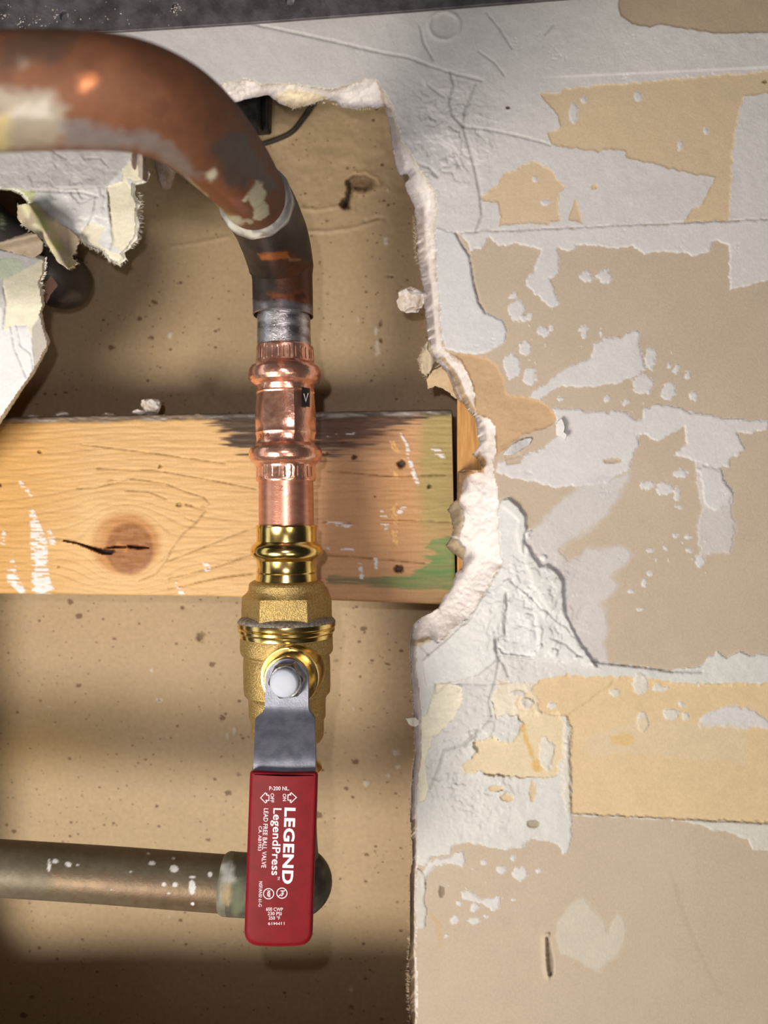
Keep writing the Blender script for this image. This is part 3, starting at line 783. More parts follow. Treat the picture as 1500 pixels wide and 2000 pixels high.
fringe([(268, 375), (275, 397), (270, 417), (273, 437), (269, 465), (250, 488)], 110, 9, 0.003, (1, 0.15), 'fibre', seed=1)
fringe([(147, 463), (180, 484), (200, 492), (213, 507), (233, 517), (248, 507)], 90, 7, 0.003, (0.2, 1), 'fibre', seed=2)
fringe([(90, 503), (88, 533), (80, 550), (86, 577)], 50, 5, -0.015, (1, 0.1), 'fibre', seed=3)
fringe([(800, 1560), (802, 1620), (803, 1690), (799, 1750), (800, 1834), (797, 1880), (798, 1955), (801, 2020)], 190, 6, 0.010, (-1, -0.2), 'fibre_tan', seed=4)
fringe([(809, 425), (812, 463), (813, 497), (818, 520)], 60, 7, 0.010, (-1, 0.1), 'fibre_tan', seed=5)
fringe([(801, 1260), (803, 1330), (808, 1398), (811, 1466), (803, 1540)], 70, 4, 0.010, (-1, 0.1), 'fibre', seed=6)
fringe([(572, 213), (620, 200), (660, 204), (697, 213), (735, 212)], 60, 4, 0.010, (0, 1), 'fibre', seed=7)


def flap(name, poly, yfun, colfun, mat, parent, label=None, step=2.0, ragged=1.5, thick=0.0005):
    """a loose scrap: traced outline on a curved sheet with its own thickness"""
    A = np.asarray(poly, float)
    x = np.arange(A[:, 0].min() - 4, A[:, 0].max() + 5, step); y = np.arange(A[:, 1].min() - 4, A[:, 1].max() + 5, step)
    gx_, gy_ = np.meshgrid(x, y); sh = gx_.shape
    fx = gx_.ravel().copy(); fy = gy_.ravel().copy()
    sd = sdpoly(fx, fy, poly, 30) + fbm(fx, fy, 6, 3, 7) * ragged
    dy_, dx_ = np.gradient(sd.reshape(sh), y, x); dx_ = dx_.ravel(); dy_ = dy_.ravel()
    ii = np.arange(fx.size).reshape(sh)
    f = np.stack([ii[:-1, :-1], ii[1:, :-1], ii[1:, 1:], ii[:-1, 1:]], -1).reshape(-1, 4)
    f = f[(sd > 0)[f].sum(1) >= 2]
    us = np.zeros(fx.size, bool); us[f] = True
    m = us & (sd < 0.5); g = dx_ ** 2 + dy_ ** 2 + 1e-6
    fx[m] -= np.clip(sd[m], -3, 3) * dx_[m] / g[m]; fy[m] -= np.clip(sd[m], -3, 3) * dy_[m] / g[m]
    yy = yfun(fx, fy) + 0.0002 * fbm(fx, fy, 8, 3, 9)
    c1 = at(fx, fy, yy); c = np.clip(colfun(fx, fy), 0.01, 0.95)
    o = raw_mesh(name, c1, f, M[mat], parent, c)
    md = o.modifiers.new('thickness', 'SOLIDIFY'); md.thickness = thick; md.offset = -1
    if label:
        o['label'] = label
    return o


def mixc(a, b, t):
    return a * (1 - t)[:, None] + b * t[:, None]


# curled scraps at the left gap
def curl_y(x, y):
    d = ((x - 62) * 0.86 - (y - 410) * 0.5)
    return -0.006 - 0.010 * np.exp(-(d / 16) ** 2) - 0.003 * np.sin((x + y) * 0.05)


def curl_c(x, y):
    d = ((x - 62) * 0.86 - (y - 410) * 0.5)
    c = np.tile(lin(188, 172, 148), (len(x), 1)) * (1 + 0.10 * fbm(x, y, 14, 3, 3))[:, None]
    c = mixc(c, lin(170, 172, 104), np.exp(-((d - 8) / 9) ** 2) * sstep(-0.3, 0.3, fbm(x, y, 20, 2, 4)))
    c = mixc(c, lin(232, 226, 186), np.exp(-((d + 10) / 7) ** 2) * sstep(-0.4, 0.2, fbm(x, y, 16, 2, 6)))
    return c


flap('paper_curl', [(34, 402), (52, 398), (68, 394), (88, 412), (120, 438), (142, 452), (156, 466), (146, 492), (138, 502), (150, 514), (134, 524), (112, 512), (98, 488), (82, 468), (62, 452), (44, 440), (34, 424)],
     curl_y, curl_c, 'paper', wall, 'curled green stained scrap of lining paper')
flap('paper_curl', [(-40, 486), (0, 472), (28, 462), (56, 454), (72, 458), (84, 474), (82, 492), (66, 503), (34, 496), (0, 486)],
     lambda x, y: -0.016 - 0.006 * np.exp(-((y - 470 + 0.25 * (x - 20)) / 12) ** 2), lambda x, y: np.tile(lin(166, 150, 130), (len(x), 1)) * (1 + 0.12 * fbm(x, y, 12, 3, 8))[:, None], 'paper', wall, 'rolled grey brown lip of lining paper')
flap('paper_curl', [(70, 510), (98, 532), (112, 557), (98, 575), (90, 592), (80, 580), (76, 545)],
     lambda x, y: 0.006 + 0 * x, lambda x, y: np.tile(lin(172, 138, 118), (len(x), 1)) * (1 + 0.10 * fbm(x, y, 9, 3, 8))[:, None], 'paper', wall, 'reddish brown underside of the torn paper')
flap('paper_curl', [(262, 292), (280, 300), (284, 318), (292, 340), (288, 356), (272, 348), (262, 330), (254, 312)],
     lambda x, y: -0.002 - 0.002 * np.sin(x * 0.3), lambda x, y: np.tile(lin(196, 180, 170), (len(x), 1)) * (1 + 0.12 * fbm(x, y, 8, 3, 8))[:, None], 'paper', wall, 'grey crumpled corner of the paper')
fringe([(146, 492), (138, 502), (150, 514), (134, 524)], 50, 7, -0.008, (1, 0.5), 'fibre_tan', seed=8)
fringe([(36, 400), (42, 440), (80, 470), (98, 490)], 30, 4, -0.008, (-1, 0.4), 'fibre', seed=9)
# lifted corners of plaster over the brown paper
flap('plaster_flake', [(980, 889), (1000, 868), (1025, 857), (1040, 855), (1034, 868), (1016, 880), (998, 890)],
     lambda x, y: -0.0010 - 0.003 * sstep(1036, 990, x), lambda x, y: np.tile(lin(214, 211, 211), (len(x), 1)), 'plaster', wall)
flap('plaster_flake', [(1086, 826), (1096, 815), (1102, 828), (1101, 844), (1108, 848), (1104, 861), (1094, 852), (1085, 850)],
     lambda x, y: -0.0008 - 0.0035 * sstep(1084, 1106, x), lambda x, y: np.tile(lin(224, 222, 221), (len(x), 1)), 'plaster', wall)
# scraps that hang into the hole on the right
flap('torn_paper', [(838, 664), (828, 678), (818, 700), (823, 727), (833, 738), (842, 720), (850, 706), (862, 712), (858, 696), (848, 684)],
     lambda x, y: 0.0105 + 0.0015 * np.sin(x * .2), lambda x, y: np.tile(lin(206, 190, 164), (len(x), 1)) * (1 + 0.14 * fbm(x, y, 7, 3, 8))[:, None], 'paper', wall, 'frayed scrap of brown paper over the hole', ragged=3)
flap('torn_paper', [(834, 740), (846, 724), (862, 716), (874, 728), (886, 748), (898, 778), (890, 780), (878, 768), (862, 757), (850, 754), (836, 760)],
     lambda x, y: 0.0100 - 0.002 * sstep(760, 730, y), lambda x, y: np.tile(lin(200, 174, 138), (len(x), 1)) * (1 + 0.12 * fbm(x, y, 7, 3, 8))[:, None], 'paper', wall, 'folded scrap of brown paper over the hole', ragged=2.5)
fringe([(828, 678), (818, 700), (823, 727), (834, 740)], 45, 5, 0.010, (-1, 0.2), 'fibre_tan', seed=10)
flap('torn_paper', [(791, 1404), (812, 1402), (822, 1412), (812, 1420), (800, 1416)], lambda x, y: 0.004 + 0 * x, lambda x, y: np.tile(lin(226, 220, 206), (len(x), 1)), 'paper', wall, ragged=2)

# ------------------------------------------------------------------ wall_back: the brown board at the back of the cavity
YB = 0.070
xs = np.concatenate([np.linspace(-800, -90, 18), np.arange(-80, 960, 3.0), np.linspace(970, 2300, 22)])
ys = np.concatenate([np.linspace(-500, 145, 14), np.arange(150, 2030, 3.0), np.linspace(2040, 2700, 16)])
GX, GY = np.meshgrid(xs, ys); shp = GX.shape; X = GX.ravel(); Y = GY.ravel()
c = np.tile(lin(178, 154, 121), (len(X), 1))
c *= (1 + 0.05 * fbm(X, Y, 120, 4, 1) + 0.03 * fbm(X * 0.2, Y, 5, 3, 2) + 0.03 * fbm(X, Y, 6, 3, 3))[:, None]
h = 0.00012 * fbm(X, Y, 60, 4, 4)
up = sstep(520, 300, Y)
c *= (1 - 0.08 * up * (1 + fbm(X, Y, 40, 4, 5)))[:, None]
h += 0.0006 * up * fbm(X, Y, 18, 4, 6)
gouge = sdpoly(X, Y, [(676, 352), (690, 340), (715, 340), (733, 350), (737, 362), (715, 374), (694, 374), (688, 388), (684, 407), (672, 410), (661, 400), (672, 382)], 30) + fbm(X, Y, 9, 3, 7) * 5
m = sstep(0, 7, gouge)
h -= 0.005 * m; c = mixc(c, lin(92, 66, 42), m * (0.75 + .25 * fbm(X, Y, 4, 2, 70)))
m = sstep(0, 3, -dline(X, Y, [(682, 355, 2), (684, 375, 3), (676, 398, 6), (672, 405, 4)])); c = mixc(c, lin(44, 34, 28), m); h -= 0.002 * m
m = np.exp(-((gouge + 4) / 4) ** 2) * (X > 690); h += 0.0007 * m; c = mixc(c, lin(176, 146, 106), m * .5)
for pts, w_, dp in (([(592, 407), (620, 410), (645, 406), (668, 402)], 3, 0.0009), ([(600, 452), (645, 452), (690, 445), (750, 428)], 3, 0.0010), ([(335, 482), (390, 474), (445, 462)], 3, 0.0006), ([(714, 433), (735, 424), (752, 428)], 3, -0.0012),
                    ([(486, 290), (540, 278), (575, 258), (590, 235)], 5, 0.0004)):
    d = dline(X, Y, pts) + fbm(X, Y, 9, 2, 8) * 2
    g = np.exp(-(np.clip(d, 0, 30) / w_) ** 2); h += dp * g
for px, py, rx, ry in ((735, 645, 5, 12), (738, 680, 6, 16), (312, 1368, 7, 5), (296, 1308, 4, 5), (333, 655, 5, 7), (640, 1340, 6, 8), (775, 1470, 7, 6), (778, 1498, 9, 5), (716, 1530, 9, 6), (760, 1515, 5, 4), (690, 1385, 2, 3),
                      (445, 1438, 4, 6), (755, 470, 5, 12), (700, 622, 4, 10), (330, 1790, 3, 3), (685, 1935, 4, 4), (95, 1380, 3, 2), (460, 1430, 5, 8), (757, 370, 3, 4)):
    g = np.clip(1.1 - np.hypot((X - px) / rx, (Y - py) / ry) + fbm(X, Y, 5, 2, 9) * 0.6, 0, 1); g = sstep(0.1, 0.5, g)
    c = mixc(c, lin(206, 194, 176), g * 0.85); h += 0.0006 * g
for px, py, rx, ry in ((744, 632, 4, 7), (745, 664, 4, 6), (392, 1244, 9, 10), (357, 1187, 4, 4), (762, 540, 6, 3)):
    g = np.clip(1.1 - np.hypot((X - px) / rx, (Y - py) / ry) + fbm(X, Y, 5, 2, 10) * 0.6, 0, 1); g = sstep(0.1, 0.5, g)
    c = mixc(c, lin(92, 66, 44), g * 0.8); h -= 0.001 * g
g = np.exp(-(((X - 60) / 140) ** 2 + ((Y - 1460) / 60) ** 2)) * 0.4; c = mixc(c, lin(184, 150, 86), g)
idx = np.arange(len(X)).reshape(shp)
fs = np.stack([idx[:-1, :-1], idx[1:, :-1], idx[1:, 1:], idx[:-1, 1:]], -1).reshape(-1, 4)
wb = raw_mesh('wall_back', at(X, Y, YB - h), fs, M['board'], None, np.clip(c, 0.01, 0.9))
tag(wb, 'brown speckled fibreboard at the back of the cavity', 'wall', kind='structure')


# ------------------------------------------------------------------ timber between the studs
def pbox(name, quad, y0, y1, mat, parent=None, bevel=0.0006):
    """board whose front face is the traced quad at depth y0, straight back to y1"""
    f = [at(*q, y0) for q in quad]
    b = [np.array([v[0], y1, v[2]]) for v in f]
    bm = bmesh.new(); V = [bm.verts.new(v) for v in f + b]
    for ids in ((0, 1, 2, 3), (7, 6, 5, 4), (0, 4, 5, 1), (1, 5, 6, 2), (2, 6, 7, 3), (3, 7, 4, 0)):
        bm.faces.new([V[i] for i in ids])
    if bevel:
        bmesh.ops.bevel(bm, geom=bm.edges[:], offset=bevel, segments=2, affect='EDGES')
    return bm_obj(name, bm, M[mat], parent, True, 40)


YW = 0.0165
tp = lambda x: 815 - 15 * (x / 880)
bt = lambda x: np.interp(x, [-400, 0, 440, 640, 860, 900], [1155, 1159, 1165, 1172, 1180, 1182])
xs = np.arange(-150, 882, 2.2); nv = 168
GX, GV = np.meshgrid(xs, np.linspace(0, 1, nv)); shp = GX.shape
X = GX.ravel(); V_ = GV.ravel(); Y = tp(X) + (bt(X) - tp(X)) * V_
X = X + sstep(860, 882, X) * 8 * V_                       # the cut end leans a little
kx, ky = 245.0, 1062.0
dx = (X - kx); dyy = (Y - ky)
r2 = (dx / 1.15) ** 2 + dyy ** 2
R = 62.0
psi = dyy * (1 - np.where(r2 > R * R, (R * R) / np.maximum(r2, 1), 1.0))
psi = psi + 0.00006 * np.sign(dx) * 0 + 9 * fbm(X * 0.22, Y, 60, 3, 3) + 0.05 * (X - 245) * 0.55
inside = r2 < R * R
rr = np.sqrt(r2)
per = 11 + 8 * vn(psi * 0 + 3.0 + psi / 60, psi * 0, 4)
g1 = np.sin(psi / 2.3 + 1.6 * fbm(X * 0.1, Y, 30, 2, 5)); g2 = fbm(psi * 2.2, X * 0.012, 6, 3, 6)
late = sstep(0.62, 1.0, g1) * (0.55 + 0.45 * g2)
warm = lin(220, 178, 122); redd = lin(164, 112, 72); tan = lin(196, 146, 96)
base = np.tile(warm, (len(X), 1))
base = mixc(base, lin(212, 160, 88), sstep(200, 0, X) * 0.7)  # golden left end, with the torn flap's soft shadow painted in
base = mixc(base, lin(198, 150, 108), sstep(470, 640, X + 30 * fbm(X, Y, 50, 2, 7)) * 0.9)  # mild remainder of the pipe's cast shadow, painted into the timber colour
base = mixc(base, tan, np.exp(-(((X - 770) / 70) ** 2 + ((Y - 990) / 130) ** 2)) * 0.95)
base = mixc(base, lin(160, 150, 92), sstep(806, 836, X + 10 * fbm(X * .2, Y, 8, 3, 8)) * (1 - 0.6 * sstep(1000, 1060, Y)) * 0.75)
base *= (1 + 0.07 * fbm(X * 0.08, Y, 5, 4, 9) + 0.05 * fbm(X, Y, 90, 3, 10))[:, None]
base *= (1 - 0.25 * np.clip(late, 0, 1) * np.where(X < 470, 1, 0.55))[:, None]
hw = -0.00022 * np.clip(late, 0, 1)
# knot
ring = np.sin(rr / 2.6 + 1.5 * fbm(X, Y, 20, 2, 11))
m = sstep(R + 6, R - 12, rr)
base = mixc(base, lin(190, 130, 70) * 1.0, m * 0.85)
base = base * (1 - 0.08 * m * np.clip(ring, 0, 1))[:, None]
rk = np.hypot((X - 253) / 46, (Y - 1072) / 50)
base = mixc(base, lin(138, 84, 46), sstep(1.12, 0.9, rk) * 0.85 * (0.85 + .3 * fbm(X, Y, 8, 3, 12)))
hw += 0.0004 * sstep(1.15, 0.7, rk)
gw = np.exp(-((X - 175) / 26) ** 2 - ((Y - 1010) / 55) ** 2); base = mixc(base, lin(226, 192, 134), gw * 0.5)
gk = dline(X, Y, [(125, 1056, 0), (152, 1061, .5), (178, 1070, 2), (200, 1077, 4), (216, 1079, 3), (222, 1076, 1)]); gk = np.minimum(gk, dline(X, Y, [(250, 1067, 1), (270, 1069, 2), (290, 1070, 0)]))
gk = np.minimum(gk, dline(X, Y, [(205, 1071, 0), (228, 1068, .8), (246, 1068, .6)]))
m = sstep(2.0, 0, gk); base = mixc(base, lin(46, 26, 16), m); hw -= 0.003 * m
m = np.exp(-(np.clip(dline(X, Y, [(230, 1062), (245, 1070), (246, 1078)]), 0, 20) / 4) ** 2); base = mixc(base, lin(206, 140, 70), m * .6)
for pts in ([(210, 938), (260, 935), (320, 943), (362, 960), (398, 971), (409, 983), (400, 990), (362, 985)], [(362, 985), (402, 997), (392, 1010), (384, 1020), (362, 1010)], [(384, 1020), (358, 1042), (336, 1072), (326, 1095), (300, 1122), (266, 1136)],
            [(245, 958), (290, 960), (325, 975)], [(150, 955), (190, 952), (235, 940)], [(100, 1050), (150, 1058)], [(330, 1095), (420, 1060), (500, 1028)], [(330, 1130), (430, 1105), (500, 1080)], [(190, 915), (300, 918), (400, 935), (500, 955)],
            [(160, 868), (300, 885), (440, 905)], [(330, 1150), (430, 1128), (495, 1120)], [(630, 1020), (690, 1022)], [(745, 1014), (880, 1019)], [(640, 1085), (720, 1090), (830, 1100)], [(640, 920), (760, 930), (870, 928)]):
    d = np.clip(dline(X, Y, pts) + fbm(X, Y, 7, 2, 13) * 0.8, 0, 30)
    g = np.exp(-(d / 1.5) ** 2); base = mixc(base, base * 0.45, g * 0.75 * sstep(-0.45, 0.1, fbm(X, Y, 26, 2, 33))); hw -= 0.0005 * g
# scorched upper edge near the pipe, streaked with the grain
st = fbm(X * 0.05, Y, 4, 3, 14)
dist = np.where(X < 560, (X - 440) / 26, (735 - X) / 70)
s = np.clip(dist, -9, 1.2) + 1.7 * st + (872 - Y) / 30 - 0.55
s = np.minimum(s, (898 - Y) / 24 + st * 1.6)
m = sstep(-0.15, 0.75, s)
base = mixc(base, lin(48, 36, 34), m * 0.93)
m = sstep(905, 850, Y + 22 * st) * sstep(600, 680, X) * sstep(820, 720, X) * 0.65; base = mixc(base, lin(110, 74, 52), m)
m = sstep(16, 7, (Y - tp(X)) + 5 * fbm(X * .15, Y, 5, 3, 15)); base = mixc(base, lin(112, 104, 98) * 1.0, m * 0.85); hw += m * (-0.0006 + 0.0007 * fbm(X * .3, Y, 4, 3, 16))
m = sstep(6, 2, np.abs((Y - tp(X)) - 10 + 5 * fbm(X * .1, Y, 6, 2, 17))) * sstep(0.1, .4, fbm(X * .2, Y, 10, 2, 18)); base = mixc(base, lin(178, 170, 162), m * .7)
# green paint
gp = sdpoly(X, Y, [(640, 1122), (720, 1126), (800, 1122), (840, 1100), (812, 1088), (846, 1082), (830, 1070), (842, 1050), (865, 1048), (900, 1040), (900, 1158), (860, 1150), (760, 1146), (640, 1142), (630, 1132)], 30) + 9 * fbm(X * .06, Y, 5, 3, 19)
m = sstep(-1, 4, gp) * (0.75 + .25 * fbm(X * .1, Y, 5, 2, 20)); base = mixc(base, mixc(np.tile(lin(78, 136, 70), (len(X), 1)), lin(52, 92, 62), sstep(790, 700, X)), m * 0.9)
# chalky white paint, broken by the grain
ch = fbm(X * 0.16, Y, 3.2, 3, 22)
for pts, thr in (([(34, 934, 3), (46, 948, 5), (64, 972, 2)], 0.1), ([(62, 998, 5), (70, 1030, 10), (76, 1060, 17), (78, 1100, 15), (80, 1135, 18), (84, 1154, 22)], -0.02), ([(96, 1040, 5), (104, 1060, 7)], 0.12), ([(8, 1040, 3), (5, 1060, 5)], 0.0), ([(22, 1098, 6), (24, 1130, 11), (44, 1155, 6)], 0.02),
                 ([(783, 848, 1.5), (795, 868, 2), (799, 890, 4), (806, 920, 4), (816, 944, 3)], -0.3), ([(733, 1085, 3), (735, 1108, 3)], -0.05), ([(702, 1098, 3), (707, 1130, 4)], -0.05), ([(748, 1002, 6), (752, 1026, 8)], 0.1), ([(780, 1000, 4), (798, 985, 4)], 0.15),
                 ([(640, 1070, 2), (690, 1073, 2)], 0.0), ([(640, 1018, 5), (690, 1030, 5)], 0.22), ([(640, 850, 2), (690, 846, 2)], 0.2), ([(400, 1090, 6), (405, 1110, 6)], 0.18), ([(345, 1140, 3), (355, 1160, 5)], 0.1), ([(850, 880, 8), (866, 890, 5)], 0.2)):
    d = dline(X, Y, pts)
    m = sstep(2, -1, d) * sstep(thr, thr + 0.18, ch + np.clip(-d / 30, 0, .3)); base = mixc(base, lin(232, 230, 230), m * .92); hw += 0.00025 * m
# nail holes and dents
for px, py, rr_, dk in ((692, 893, 7, .85), (784, 906, 11, .95), (838, 950, 6, .7), (779, 1111, 11, .95), (-2, 948, 6, .9), (78, 883, 4, .5), (350, 985, 6, .45), (640, 885, 4, .4), (312, 911, 4, .5), (732, 970, 3, .5), (115, 1106, 3, .4)):
    d = np.hypot(X - px, (Y - py) * 1.2) + 3 * fbm(X, Y, 5, 2, 23)
    m = sstep(rr_, rr_ * .45, d); base = mixc(base, lin(40, 30, 26), m * dk); hw -= 0.0025 * m * dk
for py0, py1 in ((862, 885), (915, 932), (985, 1030), (1036, 1066)):
    d = sdpoly(X, Y, [(762, py0), (776, py0 + 3), (774, (py0 + py1) / 2), (780, py1), (768, py1 - 2), (766, (py0 + py1) / 2)], 20) + 7 * fbm(X, Y, 6, 2, 24)
    m = sstep(-1, 3, d); base = mixc(base, lin(226, 178, 112), m * .8); hw += 0.0007 * m * fbm(X, Y, 4, 2, 25)
hw += 0.00025 * fbm(X * 0.12, Y, 4, 3, 26) + 0.0002 * fbm(X, Y, 50, 3, 27)
edge = np.minimum(np.minimum(V_, 1 - V_) * 355, np.clip(890 - X, 0, 99))
hw -= 0.0012 * np.exp(-edge / 2.0)
idx = np.arange(len(X)).reshape(shp)
fs = np.stack([idx[:-1, :-1], idx[1:, :-1], idx[1:, 1:], idx[:-1, 1:]], -1).reshape(-1, 4)
cow = at(X, Y, YW - hw)
# close the block: ring of border vertices pushed straight back
ringi = np.concatenate([idx[0, :], idx[1:, -1], idx[-1, -2::-1], idx[-2:0:-1, 0]])
back = cow[ringi].copy(); back[:, 1] = YW + 0.036
n0 = len(cow); nb = len(ringi)
allco = np.vstack([cow, back]); allcol = np.vstack([base, base[ringi] * 0.9])
j = np.arange(nb); k = (j + 1) % nb
side = np.stack([ringi[j], ringi[k], n0 + k, n0 + j], 1)
blk = raw_mesh('timber_block', allco, np.vstack([fs, side]), M['wood'], None, np.clip(allcol, 0.01, 0.9), sharp=50)
tag(blk, 'orange timber block with a knot, scorch marks and green paint behind the pipe', 'timber')
st_ = pbox('wall_stud', [(893, -300), (1080, -300), (1080, 2300), (893, 2300)], 0.0128, 0.0695, 'stud')
tag(st_, 'yellow timber stud behind the broken plasterboard edge', 'stud')
st_ = pbox('wall_stud', [(-560, -300), (-380, -300), (-380, 2300), (-560, 2300)], 0.0128, 0.0695, 'stud')
tag(st_, 'yellow timber stud at the far left end of the timber block', 'stud')


# ------------------------------------------------------------------ loose crumbs
def crumb(name, px, py, y, rx, ry, rz, seed, label, group=None, mat='chunk', poly=None):
    bm = bmesh.new()
    bmesh.ops.create_icosphere(bm, subdivisions=3, radius=1)
    r = np.random.default_rng(seed)
    dirs = r.normal(size=(9, 3)); dirs /= np.linalg.norm(dirs, axis=1)[:, None]; lim = r.uniform(0.55, 0.85, 9)
    for v in bm.verts:                                   # planes cut flat broken faces
        p = np.array(v.co)
        for d_, l_ in zip(dirs, lim):
            e_ = p @ d_
            if e_ > l_:
                p = p - d_ * (e_ - l_)
        p *= 1 + 0.06 * r.normal()
        v.co = p * np.array([rx, ry, rz])
    o = bm_obj(name, bm, M[mat], None, False)
    o.location = at(px, py, y)
    return tag(o, label, 'crumb', group)


crumb('plaster_crumb', 296, 797, 0.026, 0.0062, 0.005, 0.0050, 3, 'largest white plaster crumb standing on top of the timber block')
crumb('plaster_crumb', 271, 806, 0.024, 0.0030, 0.0032, 0.0016, 4, 'small white plaster crumb beside the largest one on the timber block')
crumb('plaster_crumb', 118, 811, 0.024, 0.0046, 0.004, 0.0019, 5, 'flat tan plaster crumb at the left of the timber block top')
crumb('plaster_crumb', 212, 812, 0.024, 0.0042, 0.004, 0.0012, 6, 'thin pale plaster crumb in the middle of the timber block top')
crumb('plaster_crumb', 66, 815, 0.024, 0.0036, 0.004, 0.0015, 8, 'grey plaster crumb nearest the lower left flap on the timber block')
o = crumb('plaster_lump', 807, 587, 0.0105, 0.0076, 0.0055, 0.0060, 17, 'pale plaster lump stuck on the right edge of the hole')
o = crumb('plaster_lump', 322, 340, 0.030, 0.0062, 0.006, 0.0075, 11, 'dull pinkish plaster lump in shade behind the copper bend', mat='chunk')

# ------------------------------------------------------------------ steel strap across the top
cu = bpy.data.curves.new('steel_strap', 'CURVE'); cu.dimensions = '2D'; cu.fill_mode = 'BOTH'; cu.extrude = 0.0006; cu.bevel_depth = 0.0002
YS = -0.0042


def spline(pts):
    s_ = cu.splines.new('POLY'); s_.points.add(len(pts) - 1)
    for q, p in zip(s_.points, pts):
        v = at(p[0], p[1], YS); q.co = (v[0], v[2], 0, 1)
    s_.use_cyclic_u = True


spline([(-420, 104), (0, 76), (240, 61), (480, 46), (800, 22), (1100, -2), (1320, -18), (1312, -185), (800, -155), (-420, -75)])
for hx, hy in ((-90, 47), (127, 33), (345, 18), (567, 3), (788, -12), (1010, -27)):
    spline([(hx + 9.5 * math.cos(a), hy + 11 * math.sin(a)) for a in np.linspace(0, 2 * math.pi, 20, endpoint=False)])
tmp = bpy.data.objects.new('tmp', cu); link(tmp)
tmp.rotation_euler = (math.pi / 2, 0, 0); tmp.location = (0, YS, 0)
bpy.context.view_layer.update()
me = bpy.data.meshes.new_from_object(tmp.evaluated_get(bpy.context.evaluated_depsgraph_get()))
me.transform(tmp.matrix_world)
bpy.data.objects.remove(tmp)
me.materials.clear(); me.materials.append(mat_plain('grey_steel', lin(92, 86, 86), lin(124, 118, 122), 140, 0.5, 0.5, 0.45, 900, 0.0004, rvar=0.1))
strap = link(bpy.data.objects.new('steel_strap', me)); tag(strap, 'dark grey steel strap with punched holes across the top of the wall', 'strap')
bm = bmesh.new()                                          # plaster spatter stuck on it
r = np.random.default_rng(5)
sp_pts = [(46 + r.normal(0, 9), 48 + r.normal(0, 9)) for _ in range(16)] + [(72 + r.normal(0, 7), 46 + r.normal(0, 7)) for _ in range(14)] + [(108 + r.normal(0, 4), 33 + r.normal(0, 11)) for _ in range(12)] + \
         [(345 + r.normal(0, 5), 18 + r.normal(0, 6)) for _ in range(18)] + [(r.uniform(0, 420), r.uniform(2, 52)) for _ in range(24)] + [(12 + r.normal(0, 4), 30 + r.normal(0, 3)) for _ in range(6)]
for px, py in sp_pts:
    mtx = Matrix.Translation(Vector(at(px, py, YS - 0.0008))) @ Matrix.Diagonal((r.uniform(.6, 1.5), .4, r.uniform(.6, 1.6), 1))
    bmesh.ops.create_icosphere(bm, subdivisions=1, radius=0.00034 * r.uniform(.4, 1.2), matrix=mtx)
o = bm_obj('plaster_spatter', bm, M['chunk'], strap, True); o['kind'] = 'stuff'; o['label'] = 'white plaster spatter'
# dark bracket and cable in the shade of the upper edge
bk = thing('metal_bracket', 'black metal bracket hidden under the upper edge of the hole', 'bracket')
pbox('plate', [(420, 120), (527, 120), (525, 252), (420, 262)], 0.034, 0.040, 'dark_metal', bk)
pbox('flange', [(500, 130), (506, 130), (506, 246), (500, 246)], 0.028, 0.034, 'dark_metal', bk, 0.0003)
pc = catmull([at(640, 150, 0.060), at(608, 205, 0.066), at(588, 236, 0.0672), at(566, 260, 0.0674), at(530, 276, 0.0674), at(486, 288, 0.0674), at(440, 296, 0.0674), at(380, 270, 0.064)], 8)  # thin dark curved line on the board, built as a tube
o = tube('strand', pc, [0.0013] * len(pc), M['strand'], None, 12); tag(o, 'thin dark cable curving down the back board behind the copper bend', 'strand')

# ------------------------------------------------------------------ pipework


def pipe_paint(base_c, met, rgh, patches, seed=1, var=0.15, dark=None):
    def f(co):
        px, py, _ = proj(co)
        cc = np.tile(base_c, (len(co), 1)) * (1 + var * fbm(px, py, 60, 4, seed) + var * .5 * fbm(px, py, 9, 3, seed + 1))[:, None]
        mt = np.full(len(co), met); rg = np.full(len(co), rgh) + 0.08 * fbm(px, py, 25, 3, seed + 2)
        for poly, pc_, al, sf, m_, r_, rgd in patches:
            s = sdpoly(px, py, poly, 40) + fbm(px, py, 14, 3, seed + 3) * rgd
            k = np.clip(s / sf + .5, 0, 1) * al
            cc = mixc(cc, pc_, k); mt = mt * (1 - k) + m_ * k; rg = rg * (1 - k) + r_ * k
        return np.clip(cc, 0.005, 0.95), {'met': mt, 'rgh': np.clip(rg, .1, 1)}
    return f


